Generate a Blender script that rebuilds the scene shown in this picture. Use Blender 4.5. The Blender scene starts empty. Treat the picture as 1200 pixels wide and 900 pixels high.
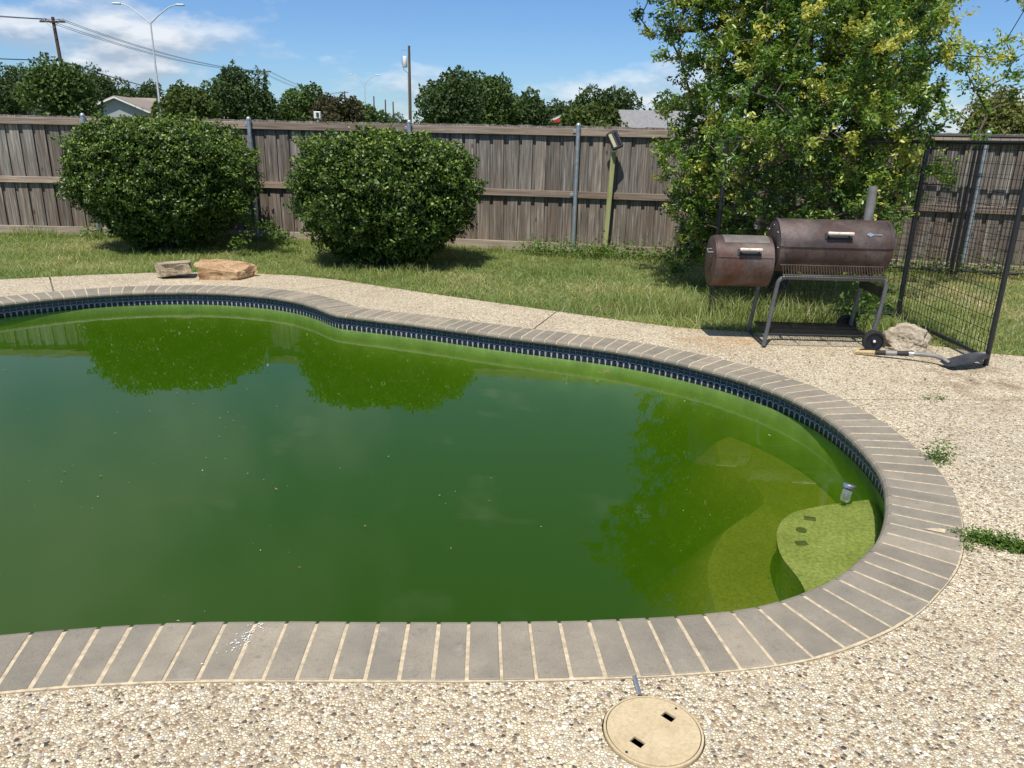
import bpy, math, random
import numpy as np
from mathutils import Vector, Matrix, noise
from mathutils.geometry import delaunay_2d_cdt

random.seed(7)
rng = np.random.default_rng(11)
R = math.radians
SC = bpy.context.scene
COL = SC.collection

# ------------------------------------------------------------------ camera
PITCH, ROLL, EYE = R(17.86), R(1.25), 1.57
cam_d = bpy.data.cameras.new('camera')
cam = bpy.data.objects.new('camera', cam_d)
COL.objects.link(cam)
cam_d.sensor_width = 36.0
cam_d.lens = 27.0
cam_d.clip_start = 0.05
cam_d.clip_end = 5000
_up0 = Vector((0, math.sin(PITCH), math.cos(PITCH)))
_fw = Vector((0, math.cos(PITCH), -math.sin(PITCH)))
_rt = math.cos(ROLL) * Vector((1, 0, 0)) + math.sin(ROLL) * _up0
_up = -math.sin(ROLL) * Vector((1, 0, 0)) + math.cos(ROLL) * _up0
m3 = Matrix((_rt, _up, -_fw)).transposed()
cam.matrix_world = Matrix.Translation((0, 0, EYE)) @ m3.to_4x4()
SC.camera = cam

# ------------------------------------------------------------------ sun and sky
SUN_EL, SUN_AZ = R(63), R(180 + 17)          # azimuth clockwise from +Y: behind the viewer, a little to the left
sd = Vector((math.sin(SUN_AZ) * math.cos(SUN_EL), math.cos(SUN_AZ) * math.cos(SUN_EL), math.sin(SUN_EL)))
sun_d = bpy.data.lights.new('sun', 'SUN')
sun_d.energy = 4.7
sun_d.angle = R(0.53)
sun_d.color = (1.0, 0.955, 0.88)
sun = bpy.data.objects.new('sun', sun_d)
COL.objects.link(sun)
sun.rotation_euler = sd.to_track_quat('Z', 'Y').to_euler()
sun.location = (0, -10, 30)

world = bpy.data.worlds.new('World')
SC.world = world
world.use_nodes = True
wn, wl = world.node_tree.nodes, world.node_tree.links
wn.clear()


def N(nodes, typ, **kw):
    n = nodes.new(typ)
    for k, v in kw.items():
        if k == 'inp':
            for kk, vv in v.items():
                n.inputs[kk].default_value = vv
        else:
            setattr(n, k, v)
    return n


def ramp(nodes, stops, interp='LINEAR'):
    n = nodes.new('ShaderNodeValToRGB')
    cr = n.color_ramp
    cr.interpolation = interp
    while len(cr.elements) < len(stops):
        cr.elements.new(0.5)
    for e, (p, c) in zip(cr.elements, stops):
        e.position = p
        e.color = (c[0], c[1], c[2], 1) if not isinstance(c, (int, float)) else (c, c, c, 1)
    return n


def mixc(nodes, links, fac, a, b, blend='MIX'):
    n = nodes.new('ShaderNodeMix')
    n.data_type = 'RGBA'
    n.blend_type = blend
    for sock, v in ((n.inputs[0], fac), (n.inputs[6], a), (n.inputs[7], b)):
        if hasattr(v, 'is_output'):
            links.new(v, sock)
        elif isinstance(v, (int, float)):
            sock.default_value = v
        else:
            sock.default_value = (v[0], v[1], v[2], 1)
    return n.outputs[2]


def mth(nodes, links, op, a, b=None, c=None, clamp=False):
    n = nodes.new('ShaderNodeMath')
    n.operation = op
    n.use_clamp = clamp
    for i, v in enumerate((a, b, c)):
        if v is None:
            continue
        if hasattr(v, 'is_output'):
            links.new(v, n.inputs[i])
        else:
            n.inputs[i].default_value = v
    return n.outputs[0]


sky = N(wn, 'ShaderNodeTexSky', sky_type='NISHITA', sun_disc=False, sun_elevation=SUN_EL, sun_rotation=SUN_AZ,
        air_density=1.0, dust_density=0.3, ozone_density=2.0, altitude=200)
tc = N(wn, 'ShaderNodeTexCoord')
sep = N(wn, 'ShaderNodeSeparateXYZ')
wl.new(tc.outputs['Generated'], sep.inputs[0])
zc = mth(wn, wl, 'MAXIMUM', sep.outputs[2], 0.0)


def cloud_noise(dz, scale, detail, w, sx=4.2, sz=10.5):
    c_ = N(wn, 'ShaderNodeCombineXYZ')
    wl.new(mth(wn, wl, 'MULTIPLY', sep.outputs[0], sx), c_.inputs[0])
    wl.new(mth(wn, wl, 'MULTIPLY', sep.outputs[1], sx), c_.inputs[1])
    wl.new(mth(wn, wl, 'MULTIPLY_ADD', sep.outputs[2], sz, dz), c_.inputs[2])
    nz_ = N(wn, 'ShaderNodeTexNoise', noise_dimensions='4D', inp={'Scale': scale, 'Detail': detail, 'Roughness': 0.56, 'Distortion': 0.15, 'W': w})
    wl.new(c_.outputs[0], nz_.inputs['Vector'])
    return nz_.outputs[0]


CW = 8.3
na = cloud_noise(0.0, 1.35, 8.0, CW)
nb = cloud_noise(0.14, 1.35, 5.0, CW)
band = N(wn, 'ShaderNodeMapRange', interpolation_type='SMOOTHSTEP', inp={'From Min': 0.03, 'From Max': 0.20, 'To Min': 0.070, 'To Max': -0.07})
wl.new(zc, band.inputs[0])
cden = mth(wn, wl, 'ADD', na, band.outputs[0])
crp = ramp(wn, [(0.525, 0.0), (0.60, 0.42), (0.70, 0.9)])
wl.new(cden, crp.inputs[0])
lit = mth(wn, wl, 'MULTIPLY_ADD', mth(wn, wl, 'SUBTRACT', na, nb), 4.5, 0.52, clamp=True)
ccol = ramp(wn, [(0.25, (4.4, 5.2, 6.3)), (0.8, (8.8, 9.1, 9.5))])
wl.new(lit, ccol.inputs[0])
hi = ramp(wn, [(0.50, 0.0), (0.66, 0.9)])
wl.new(cloud_noise(3.0, 0.55, 4.0, 8.4, 3.0, 3.0), hi.inputs[0])
hib = N(wn, 'ShaderNodeMapRange', interpolation_type='SMOOTHSTEP', inp={'From Min': 0.12, 'From Max': 0.4, 'To Min': 0.0, 'To Max': 1.0})
wl.new(zc, hib.inputs[0])
hcov = mth(wn, wl, 'MULTIPLY', hi.outputs[0], hib.outputs[0])
blue = mixc(wn, wl, 1.0, sky.outputs[0], (0.66, 0.90, 1.22), 'MULTIPLY')
skyc = mixc(wn, wl, crp.outputs[0], mixc(wn, wl, hcov, blue, (9.0, 9.2, 9.5)), ccol.outputs[0])
bg = N(wn, 'ShaderNodeBackground', inp={'Strength': 0.088})
wl.new(skyc, bg.inputs[0])
wo = N(wn, 'ShaderNodeOutputWorld')
wl.new(bg.outputs[0], wo.inputs[0])

vs = SC.view_settings
vs.view_transform = 'Standard'
vs.look = 'None'
vs.exposure = 0.2
vs.gamma = 1.0
vs.use_curve_mapping = False
SC.render.engine = 'CYCLES'
cy = SC.cycles
cy.use_denoising = True
cy.max_bounces = 8
cy.diffuse_bounces = 3
cy.glossy_bounces = 4
cy.transmission_bounces = 6
cy.transparent_max_bounces = 16
cy.volume_bounces = 1
cy.caustics_reflective = False
cy.caustics_refractive = False
cy.sample_clamp_indirect = 6.0


# ------------------------------------------------------------------ material helpers
class M:
    """small wrapper round a Principled material"""

    def __init__(s, name, rough=0.8, metal=0.0, spec=0.5):
        s.m = bpy.data.materials.new(name)
        s.m.use_nodes = True
        s.nt = s.m.node_tree
        s.n, s.l = s.nt.nodes, s.nt.links
        s.p = s.n['Principled BSDF']
        s.p.inputs['Roughness'].default_value = rough
        s.p.inputs['Metallic'].default_value = metal
        s.p.inputs['Specular IOR Level'].default_value = spec

    def obj(s, rand=False):
        t = s.n.new('ShaderNodeTexCoord')
        if not rand:
            return t.outputs['Object']
        oi = s.n.new('ShaderNodeObjectInfo')
        v = s.n.new('ShaderNodeVectorMath')
        v.operation = 'MULTIPLY_ADD'
        v.inputs[1].default_value = (1, 1, 1)
        s.l.new(t.outputs['Object'], v.inputs[0])
        c = s.n.new('ShaderNodeCombineXYZ')
        for k, f in enumerate((31.0, 57.0, 83.0)):
            s.l.new(mth(s.n, s.l, 'MULTIPLY', oi.outputs['Random'], f), c.inputs[k])
        s.l.new(c.outputs[0], v.inputs[2])
        return v.outputs[0]

    def rnd(s):
        return s.n.new('ShaderNodeObjectInfo').outputs['Random']

    def scale(s, vec, sc):
        v = s.n.new('ShaderNodeVectorMath')
        v.operation = 'MULTIPLY'
        s.l.new(vec, v.inputs[0])
        v.inputs[1].default_value = sc
        return v.outputs[0]

    def noise(s, vec, scale, detail=4.0, rough=0.55, dist=0.0):
        n = N(s.n, 'ShaderNodeTexNoise', inp={'Scale': scale, 'Detail': detail, 'Roughness': rough, 'Distortion': dist})
        s.l.new(vec, n.inputs['Vector'])
        return n.outputs[0]

    def ramp(s, fac, stops, interp='LINEAR'):
        r = ramp(s.n, stops, interp)
        s.l.new(fac, r.inputs[0])
        return r.outputs[0]

    def mix(s, f, a, b, blend='MIX'):
        return mixc(s.n, s.l, f, a, b, blend)

    def math(s, op, a, b=None, c=None, clamp=False):
        return mth(s.n, s.l, op, a, b, c, clamp)

    def base(s, v):
        if hasattr(v, 'is_output'):
            s.l.new(v, s.p.inputs['Base Color'])
        else:
            s.p.inputs['Base Color'].default_value = (*v, 1)
        return s

    def bump(s, h, strength=0.4, dist=0.005, normal=None):
        b = N(s.n, 'ShaderNodeBump', inp={'Strength': strength, 'Distance': dist})
        s.l.new(h, b.inputs['Height'])
        if normal is not None:
            s.l.new(normal, b.inputs['Normal'])
        s.l.new(b.outputs[0], s.p.inputs['Normal'])
        return b.outputs[0]

    def rough(s, v):
        s.l.new(v, s.p.inputs['Roughness'])


def simple(name, c, rough=0.7, metal=0.0, var=0.25, sc=12.0, bump=0.15, rand=False):
    k = M(name, rough, metal)
    v = k.obj(rand)
    f = k.noise(v, sc, 5)
    k.base(k.ramp(f, [(0.3, tuple(x * (1 - var) for x in c)), (0.7, tuple(min(1, x * (1 + var)) for x in c))]))
    if bump:
        k.bump(f, bump, 0.01)
    return k.m


MAT = {}


def leaf_mat(name, stops, gloss=0.35, trans=0.3, spec=0.5):
    k = M(name, gloss, 0, spec)
    a = N(k.n, 'ShaderNodeAttribute', attribute_name='tint')
    colr = k.ramp(a.outputs['Fac'], stops)
    k.base(colr)
    tr = N(k.n, 'ShaderNodeBsdfTranslucent')
    k.l.new(k.mix(1.0, colr, (1.25, 1.15, 0.5), 'MULTIPLY'), tr.inputs[0])
    mx = N(k.n, 'ShaderNodeMixShader', inp={0: trans})
    k.l.new(k.p.outputs[0], mx.inputs[1])
    k.l.new(tr.outputs[0], mx.inputs[2])
    k.l.new(mx.outputs[0], k.n['Material Output'].inputs[0])
    return k.m


def make_materials():
    # exposed aggregate concrete
    k = M('exposed_aggregate', 0.75)
    v = k.obj()
    dn = N(k.n, 'ShaderNodeTexNoise', inp={'Scale': 60.0, 'Detail': 1.0})
    k.l.new(v, dn.inputs['Vector'])
    vv = k.n.new('ShaderNodeVectorMath'); vv.operation = 'MULTIPLY_ADD'
    k.l.new(dn.outputs['Color'], vv.inputs[0]); vv.inputs[1].default_value = (0.006, 0.006, 0.0); k.l.new(v, vv.inputs[2])
    vo = N(k.n, 'ShaderNodeTexVoronoi', inp={'Scale': 104.0}); k.l.new(vv.outputs[0], vo.inputs['Vector'])
    ve = N(k.n, 'ShaderNodeTexVoronoi', feature='DISTANCE_TO_EDGE', inp={'Scale': 104.0}); k.l.new(vv.outputs[0], ve.inputs['Vector'])
    sp = N(k.n, 'ShaderNodeSeparateColor'); k.l.new(vo.outputs['Color'], sp.inputs[0])
    peb = k.ramp(sp.outputs[0], [(0.0, (0.045, 0.036, 0.030)), (0.075, (0.20, 0.13, 0.08)), (0.17, (0.42, 0.29, 0.16)), (0.30, (0.62, 0.51, 0.32)),
                                 (0.50, (0.74, 0.64, 0.44)), (0.72, (0.80, 0.72, 0.53)), (0.87, (0.50, 0.46, 0.38)), (0.92, (0.84, 0.79, 0.65))], 'CONSTANT')
    peb = k.mix(k.ramp(k.noise(v, 240.0, 2), [(0.35, 0.0), (0.8, 0.4)]), peb, (0.80, 0.70, 0.52))
    edge = k.ramp(ve.outputs['Distance'], [(0.0, 0.0), (0.16, 1.0)])
    c = k.mix(edge, (0.40, 0.315, 0.19), peb)
    vb = N(k.n, 'ShaderNodeTexVoronoi', inp={'Scale': 58.0}); k.l.new(vv.outputs[0], vb.inputs['Vector'])
    sb = N(k.n, 'ShaderNodeSeparateColor'); k.l.new(vb.outputs['Color'], sb.inputs[0])
    bigm = k.math('MULTIPLY', k.math('LESS_THAN', vb.outputs['Distance'], k.math('MULTIPLY_ADD', sb.outputs[1], 0.22, 0.22)), k.math('GREATER_THAN', sb.outputs[2], 0.70))
    bpeb = k.ramp(sb.outputs[0], [(0.0, (0.06, 0.045, 0.035)), (0.12, (0.26, 0.15, 0.09)), (0.26, (0.40, 0.36, 0.30)), (0.42, (0.62, 0.47, 0.30)), (0.62, (0.76, 0.66, 0.46)), (0.82, (0.82, 0.76, 0.60))], 'CONSTANT')
    c = k.mix(bigm, c, bpeb)
    big = k.ramp(k.noise(v, 0.9, 5), [(0.35, (0.96, 0.96, 0.97)), (0.7, (1.11, 1.11, 1.11))])
    c = k.mix(1.0, c, big, 'MULTIPLY')
    cem = k.ramp(k.noise(v, 3.4, 7, 0.7), [(0.56, 0.0), (0.70, 0.55)])
    c = k.mix(cem, c, (0.60, 0.51, 0.36))
    dirt = k.ramp(k.noise(v, 2.1, 8, 0.72, 0.5), [(0.50, 0.0), (0.68, 0.38)])
    c = k.mix(dirt, c, (0.34, 0.255, 0.155))
    # rust stain beside the smoker
    tcn = N(k.n, 'ShaderNodeVectorMath', operation='DISTANCE'); k.l.new(v, tcn.inputs[0]); tcn.inputs[1].default_value = (1.75, 6.22, 0)
    st = k.math('MULTIPLY', k.ramp(tcn.outputs['Value'], [(0.05, 0.75), (0.5, 0.0)]), k.ramp(k.noise(v, 7, 4), [(0.4, 0.0), (0.65, 1.0)]))
    c = k.mix(st, c, (0.50, 0.26, 0.09))
    tcn2 = N(k.n, 'ShaderNodeVectorMath', operation='DISTANCE'); k.l.new(v, tcn2.inputs[0]); tcn2.inputs[1].default_value = (3.35, 5.15, 0)
    st2 = k.math('MULTIPLY', k.ramp(tcn2.outputs['Value'], [(0.1, 0.7), (0.75, 0.0)]), k.ramp(k.noise(v, 5, 5), [(0.45, 0.0), (0.6, 1.0)]))
    c = k.mix(st2, c, (0.22, 0.14, 0.07))
    k.base(c)
    hgt = k.math('POWER', k.math('SUBTRACT', 1.0, vo.outputs['Distance'], clamp=True), 0.6)
    hgt = k.math('MULTIPLY', hgt, k.ramp(ve.outputs['Distance'], [(0.0, 0.0), (0.22, 1.0)]))
    hgt = k.math('MAXIMUM', hgt, k.math('MULTIPLY', bigm, k.math('SUBTRACT', 1.25, k.math('MULTIPLY', vb.outputs['Distance'], 1.3))))
    k.bump(hgt, 0.75, 0.006)
    k.rough(k.ramp(sp.outputs[1], [(0.0, 0.45), (1.0, 0.85)]))
    MAT['deck'] = k.m

    MAT['joint'] = simple('joint_dirt', (0.16, 0.12, 0.07), 0.95, var=0.4, sc=30)

    # coping bricks
    k = M('coping_brick', 0.72)
    v = k.obj(True)
    f = k.noise(v, 9, 5)
    fine = k.noise(v, 260, 2)
    c = k.ramp(k.rnd(), [(0.0, (0.225, 0.196, 0.148)), (0.35, (0.262, 0.230, 0.174)), (0.7, (0.280, 0.243, 0.183)), (1.0, (0.325, 0.278, 0.205))])
    c = k.mix(1.0, c, k.ramp(f, [(0.3, 0.86), (0.7, 1.1)]), 'MULTIPLY')
    c = k.mix(1.0, c, k.ramp(fine, [(0.3, 0.82), (0.7, 1.12)]), 'MULTIPLY')
    pit = k.noise(v, 38, 6, 0.7)
    c = k.mix(k.ramp(pit, [(0.56, 0.0), (0.72, 0.55)]), c, (0.13, 0.11, 0.09))
    wv_ = k.obj()
    sv = N(k.n, 'ShaderNodeNewGeometry')
    stain = k.noise(sv.outputs['Position'], 1.7, 6, 0.65)
    c = k.mix(1.0, c, k.ramp(stain, [(0.35, (0.84, 0.85, 0.86)), (0.62, (1.06, 1.05, 1.03))]), 'MULTIPLY')
    c = k.mix(k.ramp(k.noise(sv.outputs['Position'], 9.0, 6, 0.7), [(0.60, 0.0), (0.74, 0.35)]), c, (0.46, 0.42, 0.35))
    k.base(c)
    k.bump(k.math('ADD', fine, k.math('MULTIPLY', pit, 1.5)), 0.3, 0.002)
    MAT['coping'] = k.m
    MAT['mortar'] = simple('coping_mortar', (0.50, 0.405, 0.265), 0.9, var=0.3, sc=40, bump=0.4)

    # pool finish: plaster grown over with algae
    k = M('algae_plaster', 0.85)
    v = k.obj()
    f = k.noise(v, 2.2, 6); g = k.noise(v, 55, 3)
    c = k.ramp(f, [(0.3, (0.42, 0.44, 0.14)), (0.7, (0.56, 0.56, 0.24))])
    c = k.mix(1.0, c, k.ramp(g, [(0.35, 0.72), (0.65, 1.1)]), 'MULTIPLY')
    k.base(c)
    k.bump(g, 0.3, 0.01)
    MAT['plaster'] = k.m
    MAT['wall_algae'] = simple('algae_wall', (0.30, 0.50, 0.15), 0.85, 0, 0.25, 6, 0.2)
    k = M('step_plaster', 0.85)
    v = k.obj()
    f = k.noise(v, 5, 6); g = k.noise(v, 60, 3)
    c = k.ramp(f, [(0.35, (0.26, 0.31, 0.085)), (0.62, (0.37, 0.42, 0.14))])
    c = k.mix(1.0, c, k.ramp(g, [(0.35, 0.6), (0.65, 1.1)]), 'MULTIPLY')
    k.base(c)
    MAT['step'] = k.m
    MAT['marker'] = simple('step_marker', (0.07, 0.075, 0.035), 0.6, sc=40)

    # waterline tile: navy mosaic with pale arch lines (u = 3 arches a tile, v = height)
    k = M('waterline_tile', 0.42, 0.0, 0.3)
    uv = N(k.n, 'ShaderNodeUVMap', uv_map='UVMap')
    s2 = N(k.n, 'ShaderNodeSeparateXYZ'); k.l.new(uv.outputs[0], s2.inputs[0])
    u = k.math('SUBTRACT', k.math('FRACT', s2.outputs[0]), 0.5)
    vv_ = s2.outputs[1]
    au = k.math('ABSOLUTE', u)
    vert = k.math('GREATER_THAN', au, 0.462)
    dy = k.math('MULTIPLY', k.math('MAXIMUM', k.math('SUBTRACT', vv_, 0.26), 0.0), 1.9)
    rr = k.math('SQRT', k.math('ADD', k.math('MULTIPLY', u, u), k.math('MULTIPLY', dy, dy)))
    ring = k.math('MULTIPLY', k.math('GREATER_THAN', rr, 0.40), k.math('LESS_THAN', rr, 0.49))
    hb = k.math('MULTIPLY', k.math('GREATER_THAN', vv_, 0.74), k.math('LESS_THAN', vv_, 0.77))
    vb = k.math('GREATER_THAN', vv_, 0.96)
    line = k.math('MAXIMUM', k.math('MAXIMUM', k.math('MULTIPLY', vert, 0.75), ring), k.math('MAXIMUM', k.math('MULTIPLY', hb, 0.5), vb))
    vob = k.obj(True)
    inner = k.ramp(k.noise(vob, 30, 3), [(0.3, (0.010, 0.012, 0.020)), (0.7, (0.030, 0.037, 0.055))])
    outer = k.ramp(k.noise(vob, 30, 3), [(0.3, (0.030, 0.038, 0.055)), (0.7, (0.075, 0.09, 0.12))])
    c = k.mix(k.math('GREATER_THAN', rr, 0.44), inner, outer)
    c = k.mix(line, c, (0.46, 0.48, 0.49))
    k.base(c)
    k.bump(line, -0.3, 0.002)
    MAT['tile'] = k.m
    MAT['grout'] = simple('tile_grout', (0.36, 0.37, 0.36), 0.9, sc=30)

    # water: clear surface with Fresnel reflection, green murky body
    m = bpy.data.materials.new('green_pool_water'); m.use_nodes = True
    n, l = m.node_tree.nodes, m.node_tree.links
    n.clear()
    out = N(n, 'ShaderNodeOutputMaterial')
    tcw = N(n, 'ShaderNodeTexCoord')
    nz = N(n, 'ShaderNodeTexNoise', inp={'Scale': 2.4, 'Detail': 3.0, 'Roughness': 0.6}); l.new(tcw.outputs['Object'], nz.inputs['Vector'])
    bp = N(n, 'ShaderNodeBump', inp={'Strength': 0.10, 'Distance': 0.01}); l.new(nz.outputs[0], bp.inputs['Height'])
    fr = N(n, 'ShaderNodeFresnel', inp={'IOR': 1.333}); l.new(bp.outputs[0], fr.inputs['Normal'])
    tr = N(n, 'ShaderNodeBsdfTransparent')
    gl = N(n, 'ShaderNodeBsdfGlossy', inp={'Roughness': 0.012}); l.new(bp.outputs[0], gl.inputs['Normal'])
    mx = N(n, 'ShaderNodeMixShader'); l.new(fr.outputs[0], mx.inputs[0]); l.new(tr.outputs[0], mx.inputs[1]); l.new(gl.outputs[0], mx.inputs[2])
    l.new(mx.outputs[0], out.inputs['Surface'])
    va = N(n, 'ShaderNodeVolumeAbsorption', inp={'Color': (0.46, 0.54, 0.04, 1), 'Density': 3.1})
    vsn = N(n, 'ShaderNodeVolumeScatter', inp={'Color': (0.195, 0.54, 0.02, 1), 'Density': 1.12, 'Anisotropy': 0.0})
    ad = N(n, 'ShaderNodeAddShader'); l.new(va.outputs[0], ad.inputs[0]); l.new(vsn.outputs[0], ad.inputs[1])
    l.new(ad.outputs[0], out.inputs['Volume'])
    MAT['water'] = m

    # lawn soil
    k = M('lawn_soil', 0.95)
    v = k.obj()
    f = k.noise(v, 1.3, 6)
    g = k.noise(v, 40, 4)
    c = k.ramp(f, [(0.35, (0.09, 0.13, 0.035)), (0.6, (0.15, 0.16, 0.05)), (0.75, (0.22, 0.17, 0.085))])
    c = k.mix(1.0, c, k.ramp(g, [(0.3, 0.5), (0.7, 1.3)]), 'MULTIPLY')
    k.base(c)
    k.bump(g, 0.6, 0.02)
    MAT['soil'] = k.m

    # weathered cedar
    def wood(name, c0, c1, c2, vertical=True, tint=0.3):
        k = M(name, 0.88)
        v = k.obj(True)
        g = k.scale(v, (48, 48, 1.8) if vertical else (1.8, 48, 48))
        f = k.noise(g, 1.0, 6, 0.6, 0.4)
        big = k.noise(v, 2.2, 4)
        kn = N(k.n, 'ShaderNodeTexVoronoi', inp={'Scale': 1.0})
        k.l.new(k.scale(v, (6, 6, 2.6) if vertical else (2.6, 6, 6)), kn.inputs['Vector'])
        c = k.ramp(f, [(0.28, c0), (0.5, c1), (0.74, c2)])
        c = k.mix(1.0, c, k.ramp(k.rnd(), [(0.0, (0.66, 0.62, 0.6)), (0.35, (0.9, 0.86, 0.84)), (0.7, (1.05, 1.05, 1.06)), (1.0, (1.25, 1.2, 1.15))]), 'MULTIPLY')
        c = k.mix(k.math('MULTIPLY', k.ramp(big, [(0.45, 0.0), (0.7, 1.0)]), tint), c, (0.17, 0.10, 0.06))
        c = k.mix(k.ramp(kn.outputs['Distance'], [(0.04, 0.85), (0.13, 0.0)]), c, (0.035, 0.024, 0.018))
        if name == 'weathered_picket':
            tz = N(k.n, 'ShaderNodeTexCoord'); sz = N(k.n, 'ShaderNodeSeparateXYZ'); k.l.new(tz.outputs['Object'], sz.inputs[0])
            dirt = k.math('MULTIPLY', k.ramp(sz.outputs[2], [(0.0, 1.0), (0.72, 0.75), (0.80, 0.0)]), k.ramp(k.noise(v, 5.0, 5), [(0.3, 0.15), (0.7, 0.8)]))
            c = k.mix(dirt, c, k.mix(1.0, c, (1.0, 0.84, 0.70), 'MULTIPLY'))
        k.base(c)
        k.bump(f, 0.5, 0.006)
        return k.m
    MAT['picket'] = wood('weathered_picket', (0.046, 0.041, 0.035), (0.172, 0.158, 0.136), (0.40, 0.375, 0.330), tint=0.33)
    MAT['rail'] = wood('weathered_rail', (0.14, 0.10, 0.075), (0.30, 0.245, 0.19), (0.47, 0.40, 0.32), False, 0.3)
    MAT['kick'] = wood('weathered_kickboard', (0.20, 0.155, 0.11), (0.34, 0.28, 0.21), (0.46, 0.40, 0.31), False, 0.2)
    MAT['stake'] = wood('treated_stake', (0.24, 0.27, 0.10), (0.37, 0.40, 0.17), (0.47, 0.49, 0.24), True, 0.1)
    MAT['pole_wood'] = wood('utility_pole_wood', (0.05, 0.035, 0.025), (0.10, 0.075, 0.055), (0.15, 0.12, 0.09))
    MAT['handle_wood'] = wood('handle_wood', (0.32, 0.22, 0.10), (0.46, 0.34, 0.16), (0.56, 0.43, 0.23), False, 0.1)

    MAT['galv'] = simple('galvanized_steel', (0.42, 0.46, 0.48), 0.45, 0.7, 0.18, 25, 0.05)
    MAT['lamp_steel'] = simple('pale_lamp_steel', (0.62, 0.64, 0.66), 0.5, 0.3, 0.08, 3, 0)
    MAT['black_metal'] = simple('black_painted_metal', (0.012, 0.013, 0.016), 0.42, 0.0, 0.3, 20, 0.05)
    MAT['wire'] = simple('wire', (0.012, 0.012, 0.013), 0.5, 0.2, 0.2, 20, 0)
    MAT['rubber'] = simple('black_rubber', (0.015, 0.015, 0.016), 0.7, 0, 0.3, 30, 0.1)
    MAT['white_paint'] = simple('white_paint', (0.75, 0.75, 0.73), 0.5, 0, 0.06, 20, 0)
    MAT['grip'] = simple('weathered_handle', (0.62, 0.55, 0.46), 0.7, 0, 0.35, 60, 0.2)
    MAT['chrome'] = simple('bare_steel', (0.55, 0.56, 0.57), 0.3, 0.9, 0.1, 20, 0)
    MAT['dark_pit'] = simple('pit_shade_black', (0.01, 0.01, 0.01), 0.9, 0, 0.2, 20, 0)  # near-black colour stands in for the shade down inside the lid holes

    # rusty smoker sheet
    def rust(name, amt, lo):
        k = M(name, 0.55, 0.25)
        v = k.obj()
        f = k.noise(v, 5.5, 7, 0.62, 0.3); g = k.noise(v, 60, 4)
        z = N(k.n, 'ShaderNodeSeparateXYZ'); k.l.new(v, z.inputs[0])
        h = k.math('MULTIPLY_ADD', z.outputs[2], -lo, amt + lo * 0.75)
        ff = k.math('ADD', f, k.math('MULTIPLY', h, 0.35))
        c = k.ramp(ff, [(0.44, (0.058, 0.042, 0.037)), (0.58, (0.070, 0.040, 0.032)), (0.74, (0.088, 0.036, 0.023)), (0.92, (0.145, 0.050, 0.022))])
        dust = k.ramp(k.noise(v, 3.2, 6, 0.6), [(0.46, 0.0), (0.66, 0.6)])
        c = k.mix(dust, c, (0.20, 0.155, 0.135))
        c = k.mix(1.0, c, k.ramp(g, [(0.3, 0.75), (0.7, 1.15)]), 'MULTIPLY')
        k.base(c)
        k.rough(k.ramp(f, [(0.3, 0.40), (0.7, 0.72)]))
        k.bump(g, 0.12, 0.003)
        return k.m
    MAT['rust'] = rust('rusty_smoker_steel', 0.0, 0.25)
    MAT['rust_red'] = rust('rusty_firebox_steel', 0.32, 0.9)
    MAT['stack'] = simple('grey_stack_steel', (0.23, 0.225, 0.21), 0.6, 0.3, 0.25, 12, 0.1)

    MAT['stack_dull'] = simple('dull_plate_steel', (0.15, 0.135, 0.115), 0.65, 0.2, 0.3, 9, 0.1)
    MAT['leg_grey'] = simple('grey_leg_paint', (0.105, 0.108, 0.112), 0.45, 0.2, 0.3, 14, 0.05)
    MAT['shelf_dark'] = simple('dark_rusty_rod', (0.045, 0.028, 0.022), 0.7, 0.2, 0.4, 30, 0.1)
    MAT['blade_steel'] = simple('dark_blade_steel', (0.055, 0.056, 0.058), 0.45, 0.3, 0.4, 14, 0.1)
    # rocks
    def stone(name, c0, c1, c2, sc=6.0):
        k = M(name, 0.92)
        v = k.obj()
        f = k.noise(v, sc, 8, 0.62, 0.6); g = k.noise(v, sc * 8, 5, 0.65)
        c = k.ramp(f, [(0.3, c0), (0.5, c1), (0.7, c2)])
        c = k.mix(1.0, c, k.ramp(g, [(0.3, 0.62), (0.65, 1.15)]), 'MULTIPLY')
        k.base(c)
        k.bump(k.math('ADD', f, k.math('MULTIPLY', g, 0.5)), 0.8, 0.02)
        return k.m
    MAT['sandstone'] = stone('orange_sandstone', (0.24, 0.11, 0.05), (0.46, 0.29, 0.15), (0.58, 0.44, 0.27))
    MAT['greystone'] = stone('grey_tan_stone', (0.17, 0.12, 0.085), (0.42, 0.34, 0.23), (0.55, 0.43, 0.25))
    MAT['limestone'] = stone('pale_limestone', (0.16, 0.12, 0.08), (0.42, 0.355, 0.255), (0.64, 0.58, 0.44), 5.0)

    # lid
    k = M('skimmer_lid', 0.65)
    v = k.obj()
    f = k.noise(v, 11, 6, 0.6)
    c = k.ramp(f, [(0.3, (0.47, 0.365, 0.205)), (0.7, (0.58, 0.465, 0.285))])
    c = k.mix(1.0, c, k.ramp(k.noise(v, 110, 3), [(0.25, 0.82), (0.6, 1.05)]), 'MULTIPLY')
    c = k.mix(k.ramp(k.noise(v, 26, 7, 0.7), [(0.55, 0.0), (0.75, 0.5)]), c, (0.36, 0.26, 0.14))
    sc_ = k.noise(k.scale(v, (12, 90, 12)), 1.0, 3)
    c = k.mix(k.ramp(sc_, [(0.62, 0.0), (0.75, 0.4)]), c, (0.72, 0.62, 0.44))
    k.base(c)
    k.bump(f, 0.1, 0.004)
    MAT['lid'] = k.m

    MAT['bush'] = leaf_mat('holly_leaf', [(0.0, (0.018, 0.042, 0.009)), (0.5, (0.068, 0.128, 0.019)), (0.8, (0.160, 0.240, 0.036)), (1.0, (0.33, 0.40, 0.065))], 0.38, 0.25, 0.42)
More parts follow.
